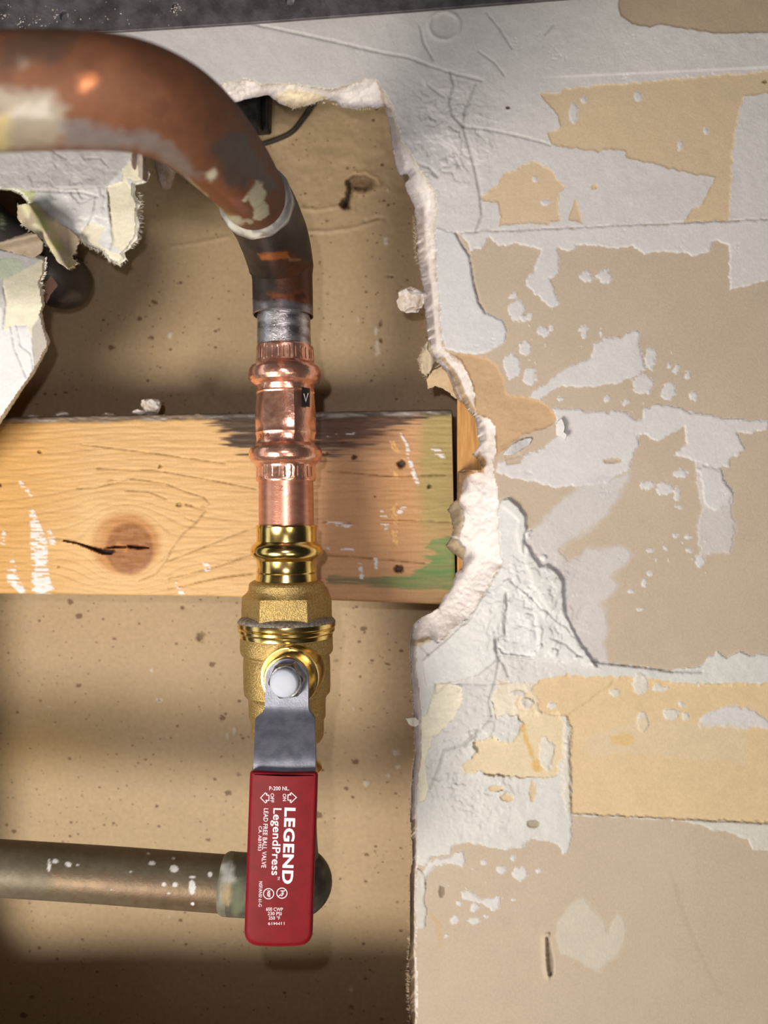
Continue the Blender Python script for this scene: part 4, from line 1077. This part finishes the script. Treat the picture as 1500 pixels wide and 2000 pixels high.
# old copper pipe that comes out of the wall and bends left
pts = [(497, 388, .266), (484, 367, .250), (462, 336, .2280), (428, 296, .2050), (384, 251, .1865), (328, 213, .1730), (250, 187, .1640), (140, 179, .1595), (0, 181, .1575), (-200, 187, .155), (-520, 200, .150)]
cp = catmull([P(*p) for p in pts], 14)
patches = [
    ([(-100, 180), (20, 172), (60, 178), (95, 175), (125, 205), (130, 255), (110, 290), (-100, 300)], lin(146, 136, 118), 0.85, 24, 0.1, 0.6, 10),
    ([(-100, 230), (20, 225), (16, 290), (-100, 290)], lin(176, 160, 104), 0.7, 14, 0.1, 0.6, 8),
    ([(60, 200), (100, 192), (100, 228), (45, 235), (20, 225), (30, 210)], lin(180, 172, 160), 0.7, 16, 0.1, 0.6, 10),
    ([(120, 240), (150, 236), (215, 250), (300, 262), (360, 300), (390, 350), (340, 330), (290, 292), (130, 290)], lin(128, 122, 120), 0.8, 20, 0.3, 0.5, 12),
    ([(30, 110), (58, 112), (60, 130), (40, 134)], lin(170, 150, 130), 0.6, 12, 0.2, 0.5, 6),
    ([(0, 70), (160, 66), (120, 120), (0, 135)], lin(84, 72, 62), 0.6, 30, 0.4, 0.5, 14),  # shade along the pipe's top, painted in as a dark patch
    ([(150, 150), (185, 145), (190, 170), (160, 178)], lin(206, 128, 76), 0.7, 18, 0.6, 0.35, 8),
    ([(418, 285), (450, 250), (480, 262), (520, 330), (540, 360), (520, 380), (500, 350), (470, 372), (432, 345), (425, 310)], lin(70, 60, 58), 0.9, 14, 0.3, 0.55, 14),
    ([(372, 362), (400, 350), (440, 380), (470, 372), (500, 395), (480, 430), (450, 430), (410, 400)], lin(128, 72, 44), 0.85, 16, 0.6, 0.38, 10),
    ([(404, 338), (420, 330), (425, 342), (412, 354), (400, 350)], lin(198, 194, 172), 0.9, 5, 0.0, 0.7, 6),
    ([(372, 352), (412, 392), (440, 418), (470, 426), (464, 434), (438, 426), (404, 398), (380, 372)], lin(172, 166, 116), 0.85, 7, 0.0, 0.7, 6),
    ([(483, 384), (488, 370), (500, 354), (513, 358), (518, 376), (517, 390), (526, 404), (526, 418), (510, 432), (494, 428), (497, 412), (490, 398)], lin(194, 194, 172), 0.95, 4, 0.0, 0.7, 5),
    ([(474, 392), (487, 372), (490, 376), (480, 394)], lin(206, 204, 180), 0.95, 3, 0.0, 0.7, 3),
    ([(430, 428), (470, 424), (492, 432), (470, 440), (440, 436)], lin(186, 184, 160), 0.7, 5, 0.0, 0.7, 7),
]
o = tube('copper_pipe', cp, [0.0111] * len(cp), M['old_metal'], None, 180, paint=pipe_paint(lin(112, 70, 44), 0.2, 0.72, patches, 3, 0.22))
tag(o, 'old brown copper pipe bending out of the wall to the left, nearest the camera', 'pipe')

# sooty elbow
el = thing('pipe_elbow', 'sooty copper elbow with a grey solder collar above the press coupling', 'pipe fitting')
pe = [(553, 618, .315), (553, 612, .315), (552.6, 590, .315), (552, 560, .315), (551, 536, .3148), (549, 520, .3135), (545, 500, .310), (537, 470, .3005), (526, 441, .2885), (514, 416, .2760), (504, 398, .2690)]
ce = catmull([P(*p) for p in pe], 10)
s_ = np.linspace(0, len(pe) - 1, len(ce))
rad = np.interp(s_, [0, .25, 1.0, 3.4, 3.9, 4.6, 6.5, 7.4, 8.0, 10], [.0119, .01235, .0123, .0123, .0124, .0131, .0134, .0134, .0131, .0127])
patches = [
    ([(440, 480), (600, 440), (620, 520), (500, 500)], lin(44, 40, 40), 0.8, 22, 0.3, 0.5, 16),
    ([(504, 497), (560, 494), (562, 503), (510, 508)], lin(206, 128, 62), 0.85, 5, 0.5, 0.45, 4),
    ([(562, 500), (568, 506), (590, 505), (588, 509), (566, 510)], lin(200, 150, 110), 0.8, 3, 0.5, 0.45, 2),
    ([(540, 505), (620, 500), (620, 600), (575, 600), (550, 560)], lin(110, 62, 40), 0.6, 30, 0.6, 0.4, 20),
    ([(525, 575), (600, 570), (605, 592), (560, 582), (530, 584)], lin(156, 86, 52), 0.6, 10, 0.6, 0.4, 10),
    ([(570, 575), (600, 572), (600, 585), (580, 588)], lin(36, 24, 22), 0.8, 6, 0.4, 0.5, 9),
    ([(490, 588), (550, 588), (590, 594), (620, 600), (620, 625), (490, 625)], lin(150, 146, 150), 0.85, 10, 0.8, 0.28, 7),
    ([(495, 607), (560, 603), (615, 610), (615, 616), (495, 616)], lin(186, 132, 104), 0.5, 5, 0.8, 0.3, 5),
]
tube('elbow_body', ce, rad, M['old_metal'], el, 160, sharp=40, paint=pipe_paint(lin(72, 62, 56), 0.6, 0.42, patches, 9, 0.2))
# solder collar: stepped ring that closes the cup round the pipe
c1, c0 = P(497, 388, .2645), P(506, 401, .2710)
dd = (c1 - c0) / np.linalg.norm(c1 - c0)
prof = [(-.004, .01262), (-.001, .01285), (.0006, .0130), (.0016, .0126), (.0022, .0120), (.0032, .0114), (.0040, .0109)]
pr = np.array([c0 + dd * (a + .004) for a, _ in prof])
tube('solder_collar', pr, [b for _, b in prof], M['old_metal'], el, 140, sharp=45, rfun=lambda i, a: 1 + .012 * np.sin(3 * a + i) + .008 * np.sin(11 * a),
     paint=pipe_paint(lin(156, 154, 152), 0.6, 0.35, [([(440, 425), (470, 440), (500, 455), (530, 445), (500, 465), (450, 450)], lin(206, 204, 190), .8, 8, 0.1, .6, 8), ([(545, 370), (556, 380), (552, 420), (540, 430)], lin(200, 198, 180), .6, 6, .1, .6, 6)], 21, 0.25))['label'] = 'grey and white solder collar'

YP = -0.0226


def vert(name, prof, cx0, cx1, mat, parent, seg=128, rfun=None, sharp=30, y=YP, paint=None):
    """turned part on the upright pipe line; profile rows (py, r in outline pixels)"""
    py = np.array([p[0] for p in prof], float); rp = np.array([p[1] for p in prof], float)
    cx = cx0 + (cx1 - cx0) * (py - py[0]) / max(1, py[-1] - py[0])
    c = at(cx, py, np.full(len(py), y))
    z = proj(c)[2]
    # keep the axis straight
    o = tube(name, c, rp * z / F, M[mat], parent, seg, rfun, sharp, paint)
    return o


st2 = pipe_paint(lin(196, 192, 194), 0.8, 0.34, [([(500, 610), (520, 612), (525, 640), (505, 645)], lin(120, 126, 146), .5, 12, .9, .25, 8), ([(500, 655), (525, 650), (540, 668), (520, 680), (500, 680)], lin(196, 160, 150), .7, 10, .9, .25, 8),
                                                  ([(560, 640), (608, 630), (608, 680), (560, 680)], lin(116, 96, 92), .7, 14, .8, .3, 8), ([(505, 658), (528, 654), (520, 664), (508, 666)], lin(56, 40, 40), .7, 5, .6, .4, 5)], 31, 0.10)
o = vert('copper_pipe', [(600, 51), (605, 51.5), (640, 52), (676, 52.5), (690, 52.5), (760, 52.5)], 554, 556.5, 'silver', None, 140)
tag(o, 'short tinned silver copper pipe between the sooty elbow and the press coupling', 'pipe')


def hexf(amount, rows=None, phase=math.pi / 6):
    def f(i, a):
        k = amount if np.isscalar(amount) else amount[i]
        q = (a + phase) % (math.pi / 3) - math.pi / 6
        hx = math.cos(math.pi / 6) / np.cos(q)
        return (1 - k) + k * hx * (1.0 / 0.945)
    return f


cpl = thing('press_coupling', 'bright copper press coupling with two raised rings', 'pipe fitting')
prof = [(676, 50, 0), (677, 54, .0), (680, 56, .25), (690, 56, .45), (704, 57, .45), (710, 57, .3), (714, 60, 0), (718, 67, 0), (724, 70.5, 0), (732, 71.5, 0), (740, 70.5, 0), (747, 67, 0), (752, 60, 0), (755, 57, .1), (765, 56, .5),
        (768, 57.5, .5), (771, 56, .5), (785, 57, .45), (800, 58.5, .4), (822, 59.5, .35), (840, 58.5, .45), (846, 59.5, .45), (850, 58, .45), (862, 57, .2), (867, 58, 0), (870, 61, 0), (874, 67, 0), (880, 70.5, 0), (888, 71.5, 0), (896, 70, 0), (902, 66, 0), (906, 60, 0), (909, 58, .2), (914, 58, .4), (930, 58.5, .35), (937, 58, .1), (940, 57, 0), (940.5, 53, 0)]
ha = [p[2] for p in prof]
pv = np.array([p[:2] for p in prof])
fin = np.linspace(0, len(prof) - 1, len(prof) * 3 - 2)
pf = np.stack([np.interp(fin, range(len(prof)), pv[:, 0]), np.interp(fin, range(len(prof)), pv[:, 1])], 1)
hf = np.interp(fin, range(len(prof)), ha)
hx_ = hexf(hf)


def cpl_r(i, a):
    v = hx_(i, a)
    yy = pf[i, 0]
    if 684 < yy < 708 or 912 < yy < 934:                # crimp ticks of the jaws
        v = v - 0.012 * (np.cos(a * 30) > 0.86)
    if 776 < yy < 842:                                  # stamped hollow on the front
        ae = (a + math.pi) % (2 * math.pi) - math.pi
        v = v - 0.035 * np.exp(-((ae - 0.15) / 0.36) ** 2 - ((yy - 808) / 22) ** 2)
    return v


vert('coupling_body', pf, 556, 558.5, 'copper', cpl, 240, cpl_r, 24)
o = vert('copper_pipe', [(900, 52.5), (938, 53), (980, 53.3), (1027, 53.5), (1070, 53.5)], 558.5, 559.8, 'copper_dull', None, 140)
tag(o, 'short clean copper pipe between the press coupling and the brass valve', 'pipe')

# ------------------------------------------------------------------ ball valve
vb = thing('ball_valve', 'brass ball valve with a red lever handle below the copper coupling', 'valve')
VX = 560


def interp_prof(prof, n=3):
    a = np.array(prof, float); q = np.linspace(0, len(a) - 1, (len(a) - 1) * n + 1)
    return np.stack([np.interp(q, range(len(a)), a[:, k]) for k in range(a.shape[1])], 1)


vert('press_socket', [(1025, 54), (1025.5, 59), (1028, 60), (1031, 59), (1045, 58), (1057, 58.5), (1061, 62), (1065, 67), (1070, 69.5), (1076, 70.5), (1082, 69.5), (1087, 66), (1091, 61), (1094, 58.5), (1104, 57.5), (1112, 58), (1116, 59), (1119, 57.5), (1128, 59), (1136, 60), (1140, 60)], VX, VX, 'brass', vb, 160)
hp = interp_prof([(1133, 60, 0), (1134, 66, 0), (1137, 71, 0), (1141, 73, .0), (1152, 74, .1), (1158, 77, .3), (1164, 82.5, .72), (1172, 83.5, .9), (1200, 84, .95), (1206, 84, .95)], 3)
vert('hex_collar', hp[:, :2], VX, VX, 'brass_cast', vb, 240, hexf(hp[:, 2], phase=math.radians(39.6)), 22)
vert('dust_ledge', [(1202, 78), (1204, 84), (1207, 90), (1211, 94), (1214, 95)], VX, VX, 'dust', vb, 128)['label'] = 'dusty ledge under the hex collar'
vert('flange_ring', [(1213, 95), (1215, 95.5), (1221, 95.5), (1223, 94), (1224, 92.5), (1226, 94), (1231, 94), (1233, 91), (1234.5, 90), (1238, 90.5), (1242, 90), (1243, 86)], VX, VX, 'brass', vb, 160)
vert('valve_body', [(1240, 88), (1246, 90), (1256, 90), (1266, 90), (1272, 89), (1276, 86.5), (1278, 83), (1281, 82.5), (1285, 84), (1300, 84.5), (1340, 84), (1352, 83), (1358, 78), (1364, 75.5), (1372, 75), (1398, 74.5), (1404, 72), (1407, 70.5), (1430, 70.5), (1440, 69), (1447, 64), (1450, 57), (1452, 50)], VX, VX + 2, 'brass_cast', vb, 160, lambda i, a: 1 + 0.004 * np.sin(9 * a + i))
vert('press_socket', [(1446, 56), (1452, 57), (1484, 57.5), (1488, 60), (1493, 65.5), (1500, 68), (1507, 65.5), (1512, 60), (1515, 57.5), (1540, 57.5), (1541, 54)], VX + 1, VX + 1, 'brass', vb, 128)

# stem boss and everything on its axis (towards the camera)
SX, _, SZ = at(560, 1327, -0.050)


def disc(name, rows, mat, parent, seg=96, sharp=30, cx=SX, cz=SZ, rfun=None, caps=True):
    c = np.array([[cx, y, cz] for y, _ in rows])
    return tube(name, c, [r for _, r in rows], M[mat], parent, seg, rfun, sharp, None, caps)


disc('stem_boss', [(-0.034, .0114), (-0.0452, .0114), (-0.0460, .0111), (-0.0462, .0106), (-0.0450, .0101), (-0.0440, .0096)], 'brass', vb, 96)
disc('stem_ring', [(-0.040, .0089), (-0.0500, .0089), (-0.0506, .0085), (-0.0506, .0070)], 'brass', vb, 96)

# lever plate
YN, YG = -0.0530, -0.0655


def plate(name, rows, thick, mat, parent, seg=1):
    """bent strip: rows of (py, left px, right px, depth)"""
    n = 9
    front = []; back = []
    for py, xl, xr, y in rows:
        q = at(np.linspace(xl, xr, n), np.full(n, py), np.full(n, y)); front.append(q)
        b = q.copy(); b[:, 1] += thick; back.append(b)
    fr = np.array(front); bk_ = np.array(back); m = len(rows)
    bm = bmesh.new()
    FVv = [[bm.verts.new(fr[i, j]) for j in range(n)] for i in range(m)]; BV = [[bm.verts.new(bk_[i, j]) for j in range(n)] for i in range(m)]
    for i in range(m - 1):
        for j in range(n - 1):
            bm.faces.new([FVv[i][j], FVv[i + 1][j], FVv[i + 1][j + 1], FVv[i][j + 1]]); bm.faces.new([BV[i][j + 1], BV[i + 1][j + 1], BV[i + 1][j], BV[i][j]])
        bm.faces.new([FVv[i][0], BV[i][0], BV[i + 1][0], FVv[i + 1][0]]); bm.faces.new([FVv[i + 1][n - 1], BV[i + 1][n - 1], BV[i][n - 1], FVv[i][n - 1]])
    for j in range(n - 1):
        bm.faces.new([FVv[0][j + 1], BV[0][j + 1], BV[0][j], FVv[0][j]]); bm.faces.new([FVv[m - 1][j], BV[m - 1][j], BV[m - 1][j + 1], FVv[m - 1][j + 1]])
    sharp_e = [e for e in bm.edges if len(e.link_faces) == 2 and e.calc_face_angle(0) > 1.2]
    bmesh.ops.bevel(bm, geom=sharp_e, offset=0.00035, segments=2, affect='EDGES')
    return bm_obj(name, bm, M[mat], parent, True, 40)


rows = []
for t_ in np.linspace(0.04, 1, 14):                       # round nose over the stem
    py = 1329 - 42 * math.sin(math.pi / 2 * (1 - t_) * 1.0) if False else 1329 - 42 * math.cos(math.pi / 2 * t_)
    hw_ = 42 * math.sin(math.pi / 2 * t_)
    rows.append((py, 560 - hw_, 560 + hw_ * 1.0, YN))
rows += [(1345, 518, 602, YN), (1365, 517.5, 602, YN), (1379, 517, 602, YN), (1384, 516.5, 602.5, YN - .0001), (1389, 514, 604, YN - .0005), (1393, 510, 607, YN - .0010), (1397, 505, 610, YN - .0016), (1401, 500.5, 613, YN - .0022), (1405, 498.5, 614, YN - .0028), (1412, 498, 614.3, YN - .0039),
         (1440, 497, 615, YN - .0077), (1468, 496, 615.5, YN - .0114), (1476, 495.6, 615.8, YN - .0123), (1482, 495.3, 615.9, YN - .0129), (1488, 495, 616, YN - .0133), (1495, 495, 616, YN - .0135), (1520, 495, 616, YN - .0136), (1700, 492, 612, YN - .0136)]
plate('lever', rows, 0.0019, 'zinc', vb)['label'] = 'grey zinc plated lever plate'
# nut and cap
NX, _, NZ = at(558.5, 1331, -0.0575)
nut = disc('stem_nut', [(YN + .0003, .0066), (YN - .0040, .0066), (YN - .0046, .0064), (YN - .0052, .0058), (YN - .0053, .0050)], 'nut', vb, 72, 25, NX, NZ, lambda i, a: hexf([1, 1, .9, .2, 0][i], phase=math.radians(22))(i, a))
cap = disc('stem_cap', [(YN - .0046, .0052), (YN - .0066, .0052), (YN - .0072, .0050), (YN - .0076, .0044), (YN - .0078, .0022), (YN - .00785, .0004)], 'nylon', nut, 64, 50, NX - .0003, NZ - .0002)
cap['label'] = 'white nylon stem cap'

# grip
YF = -0.0705


def rounded(pts, rads, n=8):
    out = []; k = len(pts); p = np.asarray(pts, float)
    for i in range(k):
        a = p[i - 1] - p[i]; b = p[(i + 1) % k] - p[i]
        la = np.linalg.norm(a); lb = np.linalg.norm(b); r_ = min(rads[i], la * .45, lb * .45)
        s0 = p[i] + a / la * r_; s1 = p[i] + b / lb * r_
        for t_ in np.linspace(0, 1, n):
            out.append((1 - t_) ** 2 * s0 + 2 * t_ * (1 - t_) * p[i] + t_ * t_ * s1)
    return np.array(out)


gpts = [(488.5, 1504), (556, 1507.5), (621.5, 1506), (620, 1560), (610, 1846), (545, 1850), (476.5, 1846), (485, 1600)]
grd = [9, 20, 9, 60, 46, 60, 46, 60]
outl = rounded(gpts, grd, 8)
cen = np.array([549, 1675.0])


def inset(o_, d):
    nx = np.roll(o_, -1, 0) - np.roll(o_, 1, 0); nx /= np.linalg.norm(nx, axis=1)[:, None]
    nn = np.stack([nx[:, 1], -nx[:, 0]], 1)
    sgn = np.sign(((o_ - cen) * nn).sum(1)); sg = 1 if sgn.sum() > 0 else -1
    return o_ - nn * d * sg


ringp = [(3.0, YF + .0060), (0.8, YF + .0052), (0, YF + .0038), (0, YF + .0022), (0.9, YF + .0011), (2.8, YF + .0004), (5.5, YF + .0001), (9, YF)]
bm = bmesh.new(); RV_ = []
for d_, y_ in ringp:
    q = inset(outl, d_); RV_.append([bm.verts.new(at(a[0], a[1], y_)) for a in q])
n = len(outl)
for i in range(len(ringp) - 1):
    for j in range(n):
        bm.faces.new([RV_[i][j], RV_[i][(j + 1) % n], RV_[i + 1][(j + 1) % n], RV_[i + 1][j]])
bm.faces.new(RV_[-1]); bm.faces.new(RV_[0][::-1])
grip = bm_obj('grip', bm, M['grip'], vb, True, 60)
grip['label'] = 'red vinyl grip printed in white'

# --- printing on the grip
YT = YF - 0.00006
HREF = {}


def text_mesh(s, bold):
    cu = bpy.data.curves.new('t', 'FONT'); cu.body = s; cu.size = 1.0; cu.offset = bold; cu.resolution_u = 3; cu.space_character = 1 + 2.6 * bold
    ob = bpy.data.objects.new('t', cu); link(ob); bpy.context.view_layer.update()
    me = bpy.data.meshes.new_from_object(ob.evaluated_get(bpy.context.evaluated_depsgraph_get()))
    bpy.data.objects.remove(ob)
    co_ = np.array([v.co[:] for v in me.vertices]); fcs = [tuple(p.vertices) for p in me.polygons]
    bpy.data.meshes.remove(me)
    return co_, fcs


def letters(name, s, origin, read, length, caph, parent, mat, bold=0.0, surf=None):
    """baseline start in outline pixels, reading direction, run length and capital height"""
    co_, fcs = text_mesh(s, bold)
    hco, _ = text_mesh('H', bold)
    hh = hco[:, 1].max()
    x0, x1 = co_[:, 0].min(), co_[:, 0].max()
    u = (co_[:, 0] - x0) / (x1 - x0) * length; v = co_[:, 1] / hh * caph
    rd = np.array(read, float); rd /= np.linalg.norm(rd); up = np.array([rd[1], -rd[0]])
    p = np.array(origin, float) + u[:, None] * rd + v[:, None] * up
    c = surf(p) if surf else at(p[:, 0], p[:, 1], np.full(len(p), YT))
    bm = bmesh.new(); V = [bm.verts.new(x) for x in c]
    for f in fcs:
        try:
            bm.faces.new([V[i] for i in f])
        except ValueError:
            pass
    return bm_obj(name, bm, M[mat], parent)


def print_quads(name, quads, parent, mat='ink', surf=None):
    bm = bmesh.new()
    for q in quads:
        c = surf(q) if surf else at(q[:, 0], q[:, 1], np.full(len(q), YT))
        bm.faces.new([bm.verts.new(v) for v in c])
    return bm_obj(name, bm, M[mat], parent)


g = lambda cx, cy: (420 + cx / 5, 1480 + cy / 5)
DOWN = (-0.036, 1.0)
RT = (1, 0.02)
letters('lettering', 'P-200 NL.', g(530, 317), (1, 0.005), 39, 7.4, grip, 'ink', 0.006)
letters('lettering', 'OFF', g(543, 347), (-0.02, 1), 18, 6.6, grip, 'ink', 0.004)
letters('lettering', 'ON', g(662, 352), (0, 1), 14, 6.6, grip, 'ink', 0.004)
letters('lettering', 'LEGEND', g(684, 486), DOWN, 149, 20.5, grip, 'ink', 0.032)
letters('lettering', 'LegendPress', g(572, 492), (-0.03, 1), 131, 15.5, grip, 'ink', 0.012)
letters('lettering', 'TM', g(610, 1158), DOWN, 7, 4.2, grip, 'ink', 0.006)
letters('lettering', 'LEAD FREE BALL VALVE', g(478, 494), (-0.042, 1), 116, 8.6, grip, 'ink', 0.004)
letters('lettering', 'CA. AB1953', g(427, 668), (-0.03, 1), 48, 6.2, grip, 'ink', 0.004)
letters('lettering', 'NSF/ANSI 61-G', g(431, 1208), (-0.03, 1), 49, 6.4, grip, 'ink', 0.004)
letters('lettering', '600 CWP', g(498, 1494), RT, 33, 6.6, grip, 'ink', 0.004)
letters('lettering', '230 PSI', g(514, 1536), RT, 27, 6.4, grip, 'ink', 0.004)
letters('lettering', '250 °F', g(524, 1580), RT, 22, 6.4, grip, 'ink', 0.004)
letters('lettering', '11M419', g(678, 1603), (-1, 0.01), 32, 5.6, grip, 'ink', 0.0)
ar = [(445, 392), (490, 343), (507, 352), (500, 364), (527, 366), (526, 418), (497, 416), (506, 430), (492, 440)]
print_quads('arrow_mark', ribbon([g(*p) for p in ar], 1.5, True), grip)
ar = [(795, 388), (745, 342), (732, 352), (740, 362), (712, 362), (711, 414), (742, 414), (732, 430), (742, 438)]
print_quads('arrow_mark', ribbon([g(*p) for p in ar], 1.5, True), grip)
circ = lambda cx, cy, r_: [g(cx + r_ * math.cos(a), cy + r_ * math.sin(a)) for a in np.linspace(0, 2 * math.pi, 36, endpoint=False)]
print_quads('round_mark', ribbon(circ(523, 1328, 50), 1.6, True), grip)
letters('lettering', 'NSF', g(511, 1296), (-0.02, 1), 13, 6.0, grip, 'ink', 0.03)
print_quads('round_mark', ribbon(circ(653, 1322, 50), 1.6, True) + ribbon([g(690, 1288), g(617, 1356)], 1.4), grip)
letters('lettering', 'Pb', g(640, 1296), (0, 1), 11, 6.4, grip, 'ink', 0.02)


# marks on the round surfaces
def on_cyl(cx, rpx, lift=0.0001):
    def f(p):
        c = at(np.full(len(p), cx), p[:, 1], np.full(len(p), YP)); z = proj(c)[2]
        r_ = rpx * z / F + lift
        dx_ = (p[:, 0] - cx) * z / F
        ang = np.arcsin(np.clip(dx_ / r_, -.98, .98))
        return np.stack([c[:, 0] + r_ * np.sin(ang), YP - r_ * np.cos(ang), c[:, 2]], 1)
    return f


copper_short = [o for o in scene.objects if o.name.startswith('copper_pipe')][-1]
letters('pipe_mark', 'N', (558, 951), (0.05, 1), 9, 8, copper_short, 'etch', 0.0, on_cyl(559, 53.2))
letters('size_mark', '3/4', (517, 861), (1, -.05), 22, 9, cpl, 'etch', 0.0, on_cyl(557.5, 58.5, 0.0003))
grid = []
for yy in np.arange(764, 797, 4.0):
    for a0 in np.arange(600, 611.9, 2.0):
        grid.append(np.array([(a0, yy), (a0 + 2, yy), (a0 + 2, yy + 4), (a0, yy + 4)]))
stk = print_quads('sticker', grid, cpl, 'black', on_cyl(557, 59.0, 0.0006)); stk['label'] = 'black sticker with a small pale mark'
print_quads('sticker_mark', ribbon([(603.5, 776), (606.5, 790), (610, 774)], 1.6), stk, 'ink', on_cyl(557, 59.0, 0.0008))

# ------------------------------------------------------------------ lower pipe and elbow
pts = [P(-420, 1668, .330), P(-100, 1688, .3225), P(0, 1695, .3205), P(200, 1708, .3175), P(400, 1723, .315), P(480, 1728, .3145), P(560, 1733, .3143)]
cp = catmull(pts, 70)
patches = [([(100, 1700), (260, 1715), (460, 1735), (460, 1790), (300, 1770), (100, 1740)], lin(108, 80, 56), .6, 30, .5, .45, 16)]
for px, py, rx, ry in ((96, 1690, 3, 14), (108, 1682, 7, 5), (134, 1688, 6, 5), (296, 1686, 6, 4), (340, 1697, 8, 7), (342, 1728, 5, 5), (320, 1727, 4, 4), (375, 1733, 6, 14), (411, 1708, 4, 5), (376, 1713, 6, 2), (152, 1689, 3, 3), (290, 1667, 3, 3), (340, 1677, 3, 3), (218, 1738, 2.4, 2.4), (376, 1765, 2.4, 2.4), (255, 1703, 3, 2), (330, 1745, 3, 2)):
    patches.append(([(px + rx * math.cos(a), py + ry * math.sin(a)) for a in np.linspace(0, 6.28, 9)[:-1]], lin(214, 212, 210), .95, 2.0, 0, .8, 2.5))
o = tube('copper_pipe', cp, [0.0110] * len(cp), M['old_metal'], None, 200, paint=pipe_paint(lin(104, 94, 76), 0.35, 0.55, patches, 41, 0.16))
tag(o, 'old grey green copper pipe running in from the left at the bottom', 'pipe')
le = thing('pipe_elbow', 'dark old elbow half hidden behind the red valve handle', 'pipe fitting')
pts = catmull([P(440, 1725.5, .3147), P(455, 1726.5, .3147), P(500, 1729, .3146), P(530, 1729, .3146), P(552, 1722, .3146), P(563, 1702, .3146), P(564, 1676, .3146), P(563, 1640, .3146), P(562, 1560, .3146)], 10)
s_ = np.linspace(0, 8, len(pts))
rad = np.interp(s_, [0, .2, .6, 2, 3, 4, 5, 6, 8], [.0112, .0119, .0121, .0122, .0126, .0130, .0129, .0122, .0114])
grn = [([(432, 1690), (452, 1680), (460, 1720), (440, 1740), (434, 1720)], lin(196, 198, 192), .8, 8, 0, .8, 8), ([(436, 1725), (452, 1718), (455, 1745), (445, 1775), (434, 1750)], lin(172, 152, 112), .8, 10, 0, .8, 8), ([(450, 1730), (470, 1715), (476, 1780), (452, 1788)], lin(104, 110, 84), .8, 12, 0, .8, 10)]
tube('elbow_body', pts, rad, M['old_metal'], le, 128, sharp=40, paint=pipe_paint(lin(92, 88, 76), 0.35, 0.55, grn, 51, 0.18))
prof = [(0, .0110), (.0008, .0117), (.002, .0122), (.0035, .0122), (.005, .0119)]
c0, c1 = P(434, 1725, .3147), P(470, 1727, .3147); dd = (c1 - c0) / np.linalg.norm(c1 - c0)
tube('solder_collar', [c0 + dd * a for a, _ in prof], [b for _, b in prof], M['old_metal'], le, 96, paint=pipe_paint(lin(120, 116, 100), 0.3, 0.6, grn, 52, 0.2))
# rounded heel of the cast elbow
bm = bmesh.new()
bmesh.ops.create_uvsphere(bm, u_segments=48, v_segments=32, radius=1)
ctr = P(570, 1722, .3146)
for v in bm.verts:
    v.co = Vector(ctr) + Vector((v.co.x * .0166, v.co.y * .0140, v.co.z * .0142))
heel = bm_obj('elbow_heel', bm, mat_plain('dark_bronze', lin(52, 48, 42), lin(92, 86, 72), 160, 0.55, 0.4, 0.5, 700, 0.0004), le, True)

# dark pipe behind the left flap
pts = catmull([P(-220, 300, .372), P(-80, 400, .370), P(-10, 462, .368), P(60, 512, .367), P(105, 540, .370), P(122, 548, .383), P(124, 550, .400), P(124, 550, .412)], 12)
o = tube('iron_pipe', pts, [.0138] * len(pts), M['old_metal'], None, 96, paint=pipe_paint(lin(74, 68, 66), 0.3, 0.5, [([(110, 580), (150, 570), (160, 585), (120, 595)], lin(150, 136, 124), .5, 8, .1, .6, 10), ([(0, 415), (8, 418), (10, 440), (2, 445)], lin(150, 156, 130), .9, 4, 0, .7, 4),
                                                                                                                      ([(130, 518), (137, 522), (140, 534), (134, 530)], lin(222, 218, 214), .9, 3, 0, .8, 2)], 61, 0.3))
tag(o, 'dark iron pipe turning into the back board behind the torn left flap', 'pipe')
